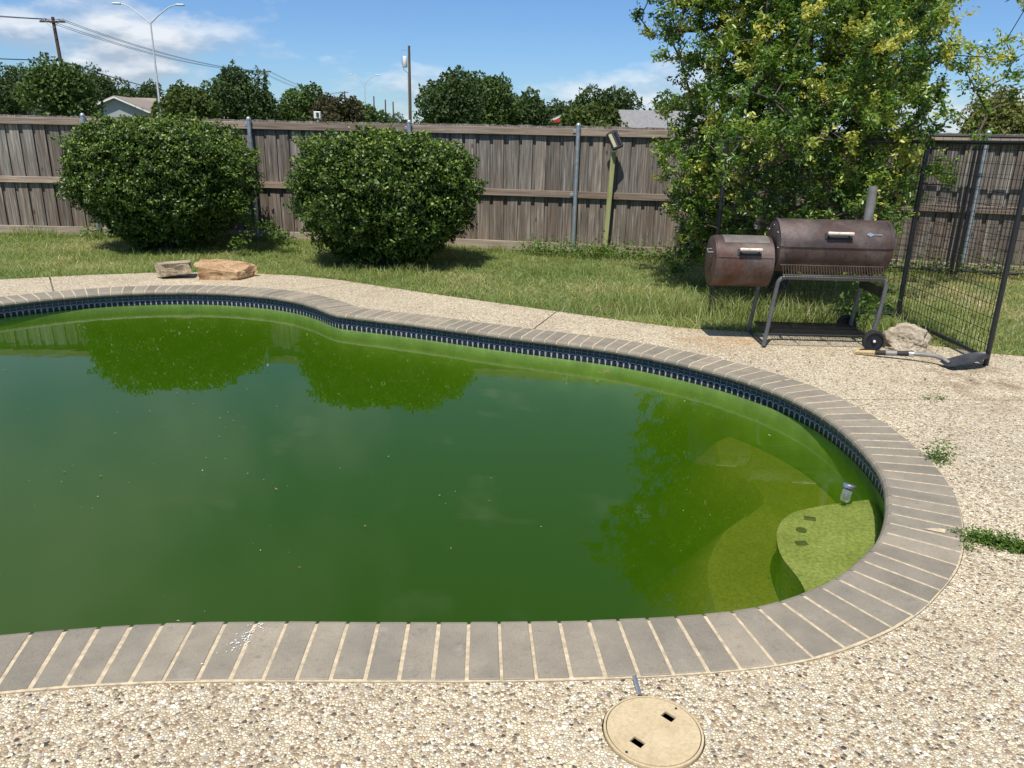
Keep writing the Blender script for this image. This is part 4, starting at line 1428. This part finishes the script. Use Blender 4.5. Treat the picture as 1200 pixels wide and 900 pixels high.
rock('flagstone_rock', (-3.80, 8.50, -0.008), (0.42, 0.30, 0.185), R(14), 'greystone', 'smaller squarish tan and grey rock on the deck edge, left of its pair', 4, 3, 5, 0.055, True)
rock('flagstone_rock', (-3.225, 8.53, -0.008), (0.64, 0.30, 0.195), R(3), 'sandstone', 'long orange-brown flat-topped rock on the deck edge below the shrub', 15, 4, 5, 0.06, True)
rock('boulder', (3.19, 6.06, -0.02), (0.38, 0.33, 0.215), R(-15), 'limestone', 'pale rounded boulder beside the smoker wheel and wire panel', 23, 4, 5, 0.16)
bpy.data.objects['flagstone_rock']['group'] = 'loose rocks at the deck edge'
bpy.data.objects['flagstone_rock.001']['group'] = 'loose rocks at the deck edge'

# ------------------------------------------------------------------ shovel
sh = empty('shovel', (2.69, 5.84, 0), label='shovel lying on the deck with wooden handle, black grip and upturned dark blade', cat='shovel')
hp = [Vector((0, 0, 0.018)), Vector((0.13, -0.055, 0.028)), Vector((0.345, -0.150, 0.050)), Vector((0.42, -0.19, 0.058)), Vector((0.49, -0.24, 0.062)), Vector((0.53, -0.29, 0.055)), Vector((0.555, -0.34, 0.036))]
MB().tube([hp[0], hp[0] * 0.2 + hp[1] * 0.8, hp[1]], [0.013, 0.017, 0.018], 10).build('wooden_handle', 'handle_wood', sh, smooth=True)
gp = MB().tube([hp[1], hp[2]], [0.0195, 0.0195], 12).build('grip_sleeve', 'rubber', sh, smooth=True)
MB().tube([hp[1] * 0.68 + hp[2] * 0.32, hp[1] * 0.35 + hp[2] * 0.65], [0.0205, 0.0205], 12).build('sleeve_label', 'stack', gp, smooth=True)
MB().tube([hp[2], hp[2] * 0.6 + hp[3] * 0.4], [0.022, 0.022], 12).build('ferrule', 'chrome', sh, smooth=True)
MB().tube(smooth_list if False else [hp[2] * 0.6 + hp[3] * 0.4, hp[3], hp[4], hp[5], hp[6]], [0.016, 0.0165, 0.016, 0.016, 0.014], 10).build('steel_shank', 'stack', sh, smooth=True)
# blade: shallow dish
mb = MB()
bo = Vector((0.525, -0.36, 0.022)); bx_ = Vector((0.92, 0.26, 0.13)).normalized(); by_ = Vector((-0.30, 0.92, 0.02)); by_ = (by_ - bx_ * by_.dot(bx_)).normalized(); bz_ = bx_.cross(by_)
nu, nv = 12, 9
Vv = []
for lay in (0, 1):
    for i in range(nu + 1):
        u = i / nu
        w = 0.078 * (1.0 if u < 0.6 else math.sqrt(max(0.0, 1 - ((u - 0.6) / 0.42) ** 2)) * 0.98 + 0.02) * (0.86 + 0.14 * min(1, u * 3))
        for j in range(nv + 1):
            t = j / nv * 2 - 1
            Vv.append(bo + bx_ * (u * 0.37) + by_ * (t * w) + bz_ * (0.016 * t * t + 0.012 * u * u - lay * 0.003))
st_ = (nu + 1) * (nv + 1)
Ff = []
for lay in (0, 1):
    for i in range(nu):
        for j in range(nv):
            q = (lay * st_ + i * (nv + 1) + j, lay * st_ + (i + 1) * (nv + 1) + j, lay * st_ + (i + 1) * (nv + 1) + j + 1, lay * st_ + i * (nv + 1) + j + 1)
            Ff.append(q if lay == 0 else q[::-1])
for j in range(nv):
    Ff += [(j, j + 1, st_ + j + 1, st_ + j), (nu * (nv + 1) + j, nu * (nv + 1) + j + 1, st_ + nu * (nv + 1) + j + 1, st_ + nu * (nv + 1) + j)]
for i in range(nu):
    a, b = i * (nv + 1), (i + 1) * (nv + 1)
    Ff += [(a, b, st_ + b, st_ + a), (a + nv, b + nv, st_ + b + nv, st_ + a + nv)]
mb.add(Vv, Ff).build('blade', 'blade_steel', sh, smooth=True)

# ------------------------------------------------------------------ grass
lawn_poly = LAWN_EDGE + [(12, 9.5), (5.9, 10.05), (0.84, 11.15), (-3.95, 11.85), (-14, 11.85)]


def blades(P, h, w, lean, tint, nm, mat='grass'):
    n = len(P)
    a = rng.uniform(0, 2 * math.pi, n)
    side = np.stack([np.cos(a), np.sin(a), np.zeros(n)], 1) * (w / 2)[:, None]
    la = rng.uniform(0, 2 * math.pi, n)
    ld = np.stack([np.cos(la), np.sin(la), np.zeros(n)], 1) * (lean * h)[:, None]
    mid = P + ld * 0.35 + np.stack([np.zeros(n), np.zeros(n), h * 0.6], 1)
    tip = P + ld + np.stack([np.zeros(n), np.zeros(n), h * (1 - 0.22 * lean)], 1)
    V = np.stack([P - side, P + side, mid + side * 0.8, mid - side * 0.8, tip], 1)
    base = np.arange(n)[:, None] * 5
    F = np.concatenate([base + np.array([[0, 1, 2]]), base + np.array([[0, 2, 3]]), base + np.array([[3, 2, 4]])], 1).reshape(-1, 3)
    return fast_mesh(nm, V.reshape(-1, 3), F, np.repeat(tint, 3))


def edge_y(x):
    xs = [p[0] for p in LAWN_EDGE]; ys = [p[1] for p in LAWN_EDGE]
    return np.interp(x, xs, ys)


def fence_y(x):
    return np.interp(x, [p[0] for p in FPTS], [p[1] for p in FPTS])


def pnoise(x, y, s, o=0.0):
    return np.array([noise.noise(Vector((a * s, b * s, o))) for a, b in zip(x, y)])


n = 150000
x = rng.uniform(-9.5, 8.5, n)
e = edge_y(x) - 0.015; f_ = fence_y(x) - 0.02
y = e + (f_ - e) * rng.random(n) ** 1.15
pn = pnoise(x, y, 0.9); pn2 = pnoise(x, y, 3.3, 5.0)
h = 0.046 * np.exp(rng.normal(0, 0.32, n)) * (1 + 0.6 * pn2)
near_f = np.clip(1 - (f_ - y) / 0.5, 0, 1)
near_t = np.exp(-((x - 2.6) ** 2 / 2.2 + (y - 7.7) ** 2 / 1.2))
h *= 1 + 0.9 * near_f * (rng.random(n) < 0.5) + 1.5 * near_t * (rng.random(n) < 0.5)
dry = np.clip((x - 3.3) / 3, 0, 1) * 0.25 + 0.22 * np.exp(-((x - 1.2) ** 2 / 0.8 + (y - 7.1) ** 2 / 0.15)) 
tint = np.clip(0.50 + 0.44 * pn + 0.20 * pn2 + rng.normal(0, 0.16, n) + dry, 0, 1)
keep = rng.random(n) < np.clip(1.05 + 0.9 * pn2 - 1.2 * dry, 0.25, 1)
P = np.stack([x, y, np.full(n, -0.032)], 1)[keep]
me = blades(P, h[keep], rng.uniform(0.004, 0.009, keep.sum()), rng.uniform(0.4, 2.2, keep.sum()), tint[keep], 'lawn_grass')
o = link('lawn_grass', me, 'grass')
tag(o, 'short green lawn grass between the deck and the fence', 'grass', kind='stuff')

# tall tufts and weeds
TUFTS = []


def tuft(c, n, hgt, spread, drys=0.0):
    P = np.stack([rng.normal(c[0], spread, n), rng.normal(c[1], spread * 0.7, n), np.full(n, -0.03)], 1)
    P[:, 1] = np.maximum(P[:, 1], edge_y(P[:, 0]) - 0.02)
    TUFTS.append((P, hgt * rng.uniform(0.5, 1.25, n), np.clip(rng.normal(0.45 + drys, 0.16, n), 0, 1)))


tuft((1.55, 7.15), 420, 0.24, 0.16, 0.2)
tuft((2.15, 7.0), 420, 0.26, 0.18, 0.1)
tuft((2.7, 6.95), 420, 0.24, 0.2, 0.12)
tuft((-1.25, 9.0), 160, 0.15, 0.13, 0.1)
tuft((-1.95, 9.05), 120, 0.13, 0.12, 0.05)
tuft((-4.2, 9.75), 150, 0.14, 0.25, 0.05)
tuft((0.95, 7.25), 260, 0.12, 0.2, 0.35)
tuft((3.35, 6.6), 260, 0.2, 0.14, 0.05)

tuft((1.2, 7.6), 300, 0.16, 0.25, 0.0)
tuft((3.9, 6.9), 260, 0.12, 0.3, 0.1)
for q in range(46):
    xx = rng.uniform(-7.5, 7.5)
    tuft((xx, float(fence_y(xx)) - rng.uniform(0.12, 0.5)), int(rng.integers(25, 80)), rng.uniform(0.10, 0.24), rng.uniform(0.05, 0.14), rng.uniform(-0.1, 0.2))
for q in range(60):
    xx = rng.uniform(-6.5, 6.0)
    e0_, f0_ = float(edge_y(xx)), float(fence_y(xx))
    tuft((xx, e0_ + (f0_ - e0_) * rng.uniform(0.05, 0.8)), int(rng.integers(20, 60)), rng.uniform(0.06, 0.13), rng.uniform(0.04, 0.10), rng.uniform(-0.1, 0.3))
TP = np.concatenate([t[0] for t in TUFTS]); TH = np.concatenate([t[1] for t in TUFTS]); TT = np.concatenate([t[2] for t in TUFTS])
o = link('tall_grass', blades(TP, TH, rng.uniform(0.004, 0.008, len(TP)), rng.uniform(0.15, 0.95, len(TP)), TT, 'tall_grass'), 'grass')
tag(o, 'taller uncut grass tufts round the smoker, shrubs and deck edge', 'grass', kind='stuff')


def leafy(name, pts, n, r, size, label, mat='weed', cat='weed', zr=0.06, group=None):
    pts = np.array(pts, float)
    i = rng.integers(0, len(pts), n)
    P = pts[i] + np.stack([rng.normal(0, r, n), rng.normal(0, r, n), np.abs(rng.normal(0, zr, n))], 1)
    V, F, k = leaves(P, np.tile(np.array([[0, 0, 1.0]]), (n, 1)), size, size * 0.5, 0.5, 0.0, 0.2)
    root = empty(name, tuple(pts[0]), label=label, cat=cat, group=group)
    me = fast_mesh('leaves', V - pts[0], F, np.repeat(np.clip(rng.normal(0.5, 0.25, n), 0, 1), k))
    link('leaves', me, mat, root)
    mb_ = MB()
    for q in pts[:: max(1, len(pts) // 7)]:
        for _ in range(3):
            t = q + np.array([rng.normal(0, r), rng.normal(0, r), abs(rng.normal(0, zr))])
            mb_.tube([Vector(q - pts[0]), Vector(t - pts[0])], [0.0025, 0.001], 3, False)
    mb_.build('stems', mat, root)['kind'] = 'stuff'
    return root


leafy('deck_weed', [(2.235, 3.70, 0.0), (2.275, 3.74, 0.0), (2.215, 3.75, 0.0)], 260, 0.028, 0.019, 'small green weed sprouting at the coping edge by the upper right bricks', zr=0.055, group='weeds growing in the deck')
leafy('deck_weed', [(1.955 + 0.022 * k, 2.89 - 0.0125 * k, 0.0) for k in range(18)], 2600, 0.026, 0.017, 'low green weed mat growing along the deck joint at the right edge', zr=0.024, group='weeds growing in the deck')
leafy('deck_weed', [(1.885, 2.80, 0.004), (1.90, 2.86, 0.004), (1.90, 2.93, 0.004)], 110, 0.016, 0.012, 'sparse weed sprigs at the broken brick on the right of the coping', zr=0.01, group='weeds growing in the deck')
leafy('deck_weed', [(2.72, 4.75, 0.0), (2.80, 4.76, 0.0)], 90, 0.03, 0.014, 'tiny weed in the deck joint below the shovel', zr=0.012, group='weeds growing in the deck')
leafy('broadleaf_plant', [(3.05, 6.75, 0.1), (3.12, 6.8, 0.3), (3.0, 6.85, 0.42), (3.2, 6.75, 0.2), (3.1, 6.9, 0.5)], 260, 0.10, 0.07, 'broad-leaved green plant growing between the right smoker legs', 'weed', 'plant', 0.08)
leafy('vine', [(-3.62 + 0.07 * math.sin(k * 1.3), 10.45 + 0.25 * math.sin(k), 1.35 - 0.07 * k) for k in range(19)] + [(-3.45 + 0.05 * k, 10.6, 0.35 - 0.04 * k) for k in range(8)], 900, 0.07, 0.055, 'leafy vine trailing down the right side of the left shrub', 'weed', 'vine', 0.05)
leafy('ground_creeper', [(0.2 + 0.16 * k, 10.95 - 0.033 * k + 0.08 * math.sin(k * 2.1), 0.02) for k in range(14)], 1800, 0.11, 0.05, 'green creeper spreading along the fence foot by the floodlight stake', 'weed', 'creeper', 0.09)
leafy('ground_creeper', [(3.7 + 0.2 * k, 10.45 - 0.055 * k, 0.02) for k in range(18)], 1600, 0.11, 0.05, 'green creeper along the fence foot behind the right wire panels', 'weed', 'creeper', 0.10)
leafy('ground_creeper', [(-6.4 + 0.16 * k, 11.6, 0.02) for k in range(7)], 500, 0.10, 0.05, 'green sprigs at the fence foot left of the first shrub', 'weed', 'creeper', 0.08)
o = None

# ------------------------------------------------------------------ beyond the fence
def far_tree(loc, h, hw, mat, label, n=3600, lobes=15, leaf=0.34, conic=0.0, seed=1):
    root = empty('tree', (*loc, 0), label=label, cat='tree', group='trees beyond the fence')
    r = np.random.default_rng(seed)
    zc, rz_ = h * 0.56, h * 0.44
    Ps, Ns = [], []
    for k in range(lobes):
        q = r.normal(size=3); q /= np.linalg.norm(q)
        q *= r.random() ** 0.35 * 0.72
        c = np.array([q[0] * hw, q[1] * hw, zc + q[2] * rz_])
        if conic:
            t = (c[2] - (zc - rz_)) / (2 * rz_)
            c[:2] *= 1 - conic * t
        s_ = r.uniform(0.32, 0.52) * min(hw, rz_) * (1 - 0.45 * conic * max(0, q[2]))
        m_ = n // lobes
        u = r.normal(size=(m_, 3)); u /= np.linalg.norm(u, axis=1)[:, None]
        rr_ = s_ * (1 - np.abs(r.normal(0, 0.16, m_))) * (1 + 0.22 * np.sin(u[:, 0] * 7 + k) * np.cos(u[:, 2] * 6 + k))
        Ps.append(c + u * rr_[:, None]); Ns.append(u)
    P = np.concatenate(Ps); Nn = np.concatenate(Ns)
    top = P[:, 2].max(); P[:, 2] = np.where(P[:, 2] > zc, zc + (P[:, 2] - zc) * (h - zc) / (top - zc), P[:, 2])
    V, F, k = leaves(P, Nn, leaf, leaf * 0.6, 0.35, 0.0, 0.2)
    t_ = np.clip(np.repeat(r.random(len(P)), k) * 0.8 + 0.1, 0, 1)
    link('crown', fast_mesh('crown', V, F, t_), mat, root)
    mb_ = MB().tube([(0, 0, -0.2), (0.05, 0, h * 0.25), (0, 0.05, h * 0.6)], [h * 0.035, h * 0.025, h * 0.012], 8)
    for a in range(5):
        t = a * 1.26 + 0.4
        mb_.tube([(0.03, 0, h * 0.25), (math.cos(t) * hw * 0.35, math.sin(t) * hw * 0.35, h * 0.45), (math.cos(t) * hw * 0.55, math.sin(t) * hw * 0.55, h * 0.62)], [h * 0.015, h * 0.01, h * 0.005], 5)
    mb_.build('trunk', 'bark', root)
    return root


FT = [
    (-53.2, 85, 7.7, 4.4, 'fol_a', 'dark tree at the far left edge beyond the fence', 0.0),
    (-33.7, 60, 6.5, 3.2, 'fol_b', 'mid green tree in front of the leaning utility pole', 0.15),
    (-45.6, 90, 8.2, 3.5, 'fol_a', 'dark pointed tree just right of the leaning utility pole', 0.35),
    (-43.0, 95, 7.0, 2.6, 'fol_a', 'small dark tree behind the house roof', 0.2),
    (-25.3, 62, 5.1, 2.6, 'fol_c', 'pale green tree just right of the tall street lamp', 0.1),
    (-24.2, 70, 7.2, 3.7, 'fol_a', 'large dark dome-shaped tree between street lamp and second utility pole', 0.3),
    (-19.8, 75, 6.0, 2.9, 'fol_b', 'round green tree just right of the second utility pole', 0.1),
    (-15.6, 70, 4.8, 2.9, 'fol_d', 'low reddish green tree beside the white box', 0.0),
    (-24.0, 150, 5.4, 5.0, 'fol_a', 'low far dark trees behind the distant street lamp', 0.0),
    (-5.5, 65, 6.7, 3.2, 'fol_a', 'big dark round tree right of the transformer pole', 0.1),
    (-2.4, 72, 6.9, 2.8, 'fol_b', 'lighter green tree next right of the big dark round one', 0.3),
    (0.8, 75, 5.9, 2.2, 'fol_a', 'dark narrow tree in the middle of the tree line', 0.4),
    (3.7, 90, 5.6, 2.6, 'fol_a', 'small dark tree above the tan and red house', 0.2),
    (8.0, 75, 6.2, 4.0, 'fol_a', 'wide dark tree behind the grey roof', 0.0),
    (5.0, 55, 3.9, 2.6, 'fol_c', 'low light green tree left of the grey roof', 0.0),
    (18.9, 32, 4.0, 1.6, 'fol_e', 'olive green cedar at the far right edge above the fence', 0.45),
    (14.4, 75, 6.0, 3.6, 'fol_b', 'green tree showing through the left side of the near tree', 0.1),
    (-48.5, 100, 6.6, 4.2, 'fol_a', 'dark tree filling the gap behind the left house wing', 0.0),
    (-29.8, 90, 6.4, 3.4, 'fol_b', 'green tree behind the pale one by the tall street lamp', 0.1),
    (-17.6, 95, 5.0, 3.6, 'fol_b', 'low green tree behind the reddish one', 0.0),
    (-30.5, 140, 5.6, 4.4, 'fol_a', 'far low dark tree between the reddish tree and the distant street lamp', 0.0),
    (-15.0, 150, 5.2, 4.5, 'fol_a', 'far low dark tree left of the transformer pole', 0.0),
    (-0.6, 95, 6.4, 3.4, 'fol_a', 'dark tree behind the middle of the tree line', 0.1),
    (9.5, 100, 6.2, 4.2, 'fol_b', 'mid green tree behind the wide dark one', 0.0),
    (4.6, 110, 5.6, 4.0, 'fol_a', 'far dark tree behind the tan gable', 0.0),
    (26.0, 75, 5.2, 3.6, 'fol_a', 'dark tree behind the right side of the near tree', 0.1),
]
for i, (x, y, h, hw, mt, lb, co) in enumerate(FT):
    far_tree((x, y), h, hw * 1.06, mt, lb, 11000, 30, 0.31 if y > 50 else 0.17, co, 40 + i)


def house(loc, rz, w, d, eave, ridge, wallm, roofm, label, chimney=None):
    root = empty('house', (*loc, 0), rz, label, 'house', 'houses beyond the fence')
    gable = [(-w / 2, 0), (w / 2, 0), (w / 2, eave), (0, ridge - 0.05), (-w / 2, eave)]
    V = [(x, -d / 2, z) for x, z in gable] + [(x, d / 2, z) for x, z in gable]
    MB().add(V, [tuple(range(5)), tuple(range(9, 4, -1)), (0, 5, 6, 1), (1, 6, 7, 2), (4, 9, 5, 0)]).build('wall', wallm, root)
    ov, sl = 0.45, (ridge - eave) / (w / 2)
    V, F = [], []
    pr = [(-w / 2 - ov, eave - sl * ov), (0, ridge), (w / 2 + ov, eave - sl * ov), (w / 2 + ov, eave - sl * ov + 0.16), (0, ridge + 0.16), (-w / 2 - ov, eave - sl * ov + 0.16)]
    V = [(x, -d / 2 - ov, z) for x, z in pr] + [(x, d / 2 + ov, z) for x, z in pr]
    F = [(i, (i + 1) % 6, 6 + (i + 1) % 6, 6 + i) for i in range(6)] + [(0, 1, 4, 5), (1, 2, 3, 4), (11, 10, 7, 6), (10, 9, 8, 7)]
    rf = MB().add(V, F).build('roof', roofm, root)
    V = [(x, -d / 2 - ov - 0.03, z - 0.08) for x, z in pr] + [(x, -d / 2 - ov - 0.005, z - 0.08) for x, z in pr]
    MB().add(V, F).build('fascia', 'white_paint', root)
    if chimney:
        cx, cy_, cz = chimney
        MB().box((cx, cy_, cz), (0.9, 0.7, 1.3), None, 0.02).build('chimney', 'white_paint', rf)
    return root


house((-39.3, 83), R(8), 7.6, 9.5, 2.75, 4.35, 'wall_grey', 'roof_tan', 'pale grey gabled house with tan roof below the street lamp', (2.6, 2.2, 4.1))
house((-45.0, 89), R(98), 8.0, 14.0, 2.7, 4.6, 'wall_tan', 'roof_tan', 'tan-roofed house wing half hidden by the tree at left')
house((-33.6, 92), R(95), 8.0, 8.0, 2.6, 4.2, 'wall_tan', 'roof_tan', 'second tan roof just right of the gabled grey house')
house((8.8, 60), R(90), 6.0, 9.0, 2.3, 3.45, 'wall_tan', 'roof_grey', 'grey-roofed house left of the near tree')
house((4.2, 92), R(6), 5.4, 8.0, 2.6, 3.75, 'wall_tan', 'roof_tan', 'tan gable with red trim peeping over the fence')
mb = MB().box((5.0, 87.6, 3.25), (2.2, 0.3, 0.35), None, 0.03)
tag(mb.build('red_awning', 'red'), 'red awning on the tan gable peeping over the fence', 'awning')
mb = MB().box((-14.8, 60, 2.0), (0.1, 0.1, 4.0)).build('mast', 'white_paint')
bpy.data.objects.remove(mb)
wb = empty('utility_box', (-14.80, 60, 0), label='white box with dark window on a short post over the fence top', cat='utility box')
MB().box((0, 0, 1.2), (0.14, 0.14, 2.5), None, 0.01).build('post', 'white_paint', wb)
MB().box((0, 0, 2.78), (0.48, 0.35, 0.5), None, 0.03).build('cabinet', 'white_paint', wb)
MB().box((0.05, -0.21, 2.80), (0.2, 0.03, 0.3), None, 0.01).build('cabinet_door', 'rust_red', wb)


# street lamps with two arms
def street_lamp(loc, h, arm, rise, label, r=0.10):
    root = empty('street_lamp', (*loc, 0), label=label, cat='street lamp', group='double-arm street lamps')
    MB().tube([(0, 0, 0), (0, 0, h * 0.5), (0, 0, h)], [r, r * 0.8, r * 0.55], 10).build('pole', 'lamp_steel', root, smooth=True)
    for s_ in (-1, 1):
        pts = [(0, 0, h - 0.12), (s_ * arm * 0.35, 0, h + rise * 0.42), (s_ * arm * 0.68, 0, h + rise * 0.82), (s_ * arm * 0.86, 0, h + rise * 0.96), (s_ * arm, 0, h + rise)]
        a = MB().tube(pts, [r * 0.5, r * 0.45, r * 0.4, r * 0.38, r * 0.36], 8).build('lamp_arm', 'lamp_steel', root, smooth=True)
        MB().box((s_ * (arm + 0.25), 0, h + rise), (0.62, 0.26, 0.12), None, 0.04).build('lamp_head', 'lamp_steel', a)
    return root


street_lamp((-26.4, 60), 8.85, 2.0, 1.12, 'tall pale double-arm street lamp above the left shrub')
street_lamp((-24.35, 130), 9.1, 1.9, 1.25, 'far double-arm street lamp left of the transformer pole', 0.11)


def utility_pole(loc, h, label, lean=(0, 0), arm=1.5, r=0.15, az=0.0, trans=False):
    root = empty('utility_pole', (*loc, 0), az, label, 'utility pole', 'wooden utility poles beyond the fence')
    MB().tube([(0, 0, 0), (lean[0] * .5, lean[1] * .5, h * .5), (lean[0], lean[1], h)], [r, r * 0.9, r * 0.72], 10).build('pole', 'pole_wood', root, smooth=True)
    if arm:
        z = h - 0.35
        lx, ly = lean[0] * 0.97, lean[1]
        ca = MB().box((lx, ly - 0.14, z), (arm, 0.11, 0.13), None, 0.01).build('cross_arm', 'pole_wood', root)
        for x in (-0.44, -0.26, 0.28, 0.44):
            MB().lathe([(0.0, 0.0), (0.03, 0.0), (0.055, 0.05), (0.03, 0.12), (0.05, 0.16), (0.0, 0.2)], 8).build('insulator', 'galv', ca, (lx + x * arm, ly - 0.14, z + 0.06))
        for s_ in (-1, 1):
            MB().tube([(lx + s_ * arm * 0.28, ly - 0.2, z), (lx, ly - 0.16, z - 0.5)], 0.02, 5).build('arm_brace', 'galv', ca)
    if trans:
        MB().lathe([(0.0, -0.55), (0.2, -0.55), (0.24, -0.5), (0.24, 0.4), (0.2, 0.48), (0.0, 0.5)], 14).build('transformer', 'white_paint', root, (-0.42, -0.1, h - 1.45), smooth=True)
        MB().tube([(-0.66, -0.1, h - 1.0), (-0.72, -0.12, h - 1.5), (-0.55, -0.12, h - 2.2), (-0.16, -0.1, h - 2.5)], 0.02, 5).build('cable_loop', 'wire', root)
        MB().tube([(-0.16, -0.12, 0.5), (-0.16, -0.12, h - 2.4)], 0.035, 6).build('conduit', 'lamp_steel', root)
        MB().tube([(0.0, -0.1, h - 0.4), (-0.75, -0.1, h - 0.42)], 0.015, 5).build('bracket_arm', 'galv', root)
    return root


utility_pole((-36.35, 66), 9.75, 'leaning wooden utility pole with cross-arm at the left', (-0.35, 0), 2.0, 0.17)
utility_pole((-35.95, 118), 10.0, 'second wooden utility pole with cross-arm behind the domed tree', (-0.45, 0), 2.0, 0.2)
utility_pole((-10.85, 82), 9.85, 'tall dark utility pole with white transformer above the second shrub', (0, 0), 0, 0.16, 0, True)
utility_pole((-45.6, 215), 12.0, 'far small utility pole with cross-arm left of the distant street lamp', (0, 0), 2.2, 0.2)
for x, h, wh in ((-39.2, 11.2, 'leftmost'), (-36.1, 10.4, 'middle'), (-34.0, 9.9, 'rightmost')):
    utility_pole((x, 222), h, wh + ' of three faint far-off poles between the distant street lamp and the transformer pole', (0, 0), 0, 0.22)


def wire(a, b, sag, label, r=0.018, n=18):
    a, b = Vector(a), Vector(b)
    pts = [a.lerp(b, t) - Vector((0, 0, sag * 4 * t * (1 - t))) for t in np.linspace(0, 1, n)]
    return tag(MB().tube([p - a for p in pts], r, 4).build('power_line', 'wire', None, a), label, 'power line', 'overhead power lines')


pa = Vector((-36.69, 65.86, 9.55))
pb = Vector((-36.4, 117.86, 9.75))
k = 0
for ox, lb in ((-0.9, 'leftmost'), (-0.45, 'second'), (0.55, 'third'), (0.9, 'rightmost')):
    wire(pa + Vector((ox, 0, 0)), pb + Vector((ox, 0, 0)), 0.9, lb + ' of the four wires from the leaning utility pole to the second one', 0.020)
    wire(pa + Vector((ox, 0, 0)), (-58 + ox, 52, 10.6), 0.5, lb + ' of the four wires running left out of view from the leaning utility pole', 0.018)
    wire(pb + Vector((ox, 0, 0)), (-45.6 + ox, 214.8, 11.8), 1.4, lb + ' of the four faint wires from the second utility pole into the distance', 0.022)
wire((-36.5, 65.8, 6.55), (-62, 52, 6.9), 0.3, 'thick low cable running left from the leaning utility pole', 0.045)
wire((-36.5, 65.8, 6.55), (-36.2, 117.8, 5.3), 0.9, 'thick low cable running right from the leaning utility pole', 0.045)

bpy.context.view_layer.update()
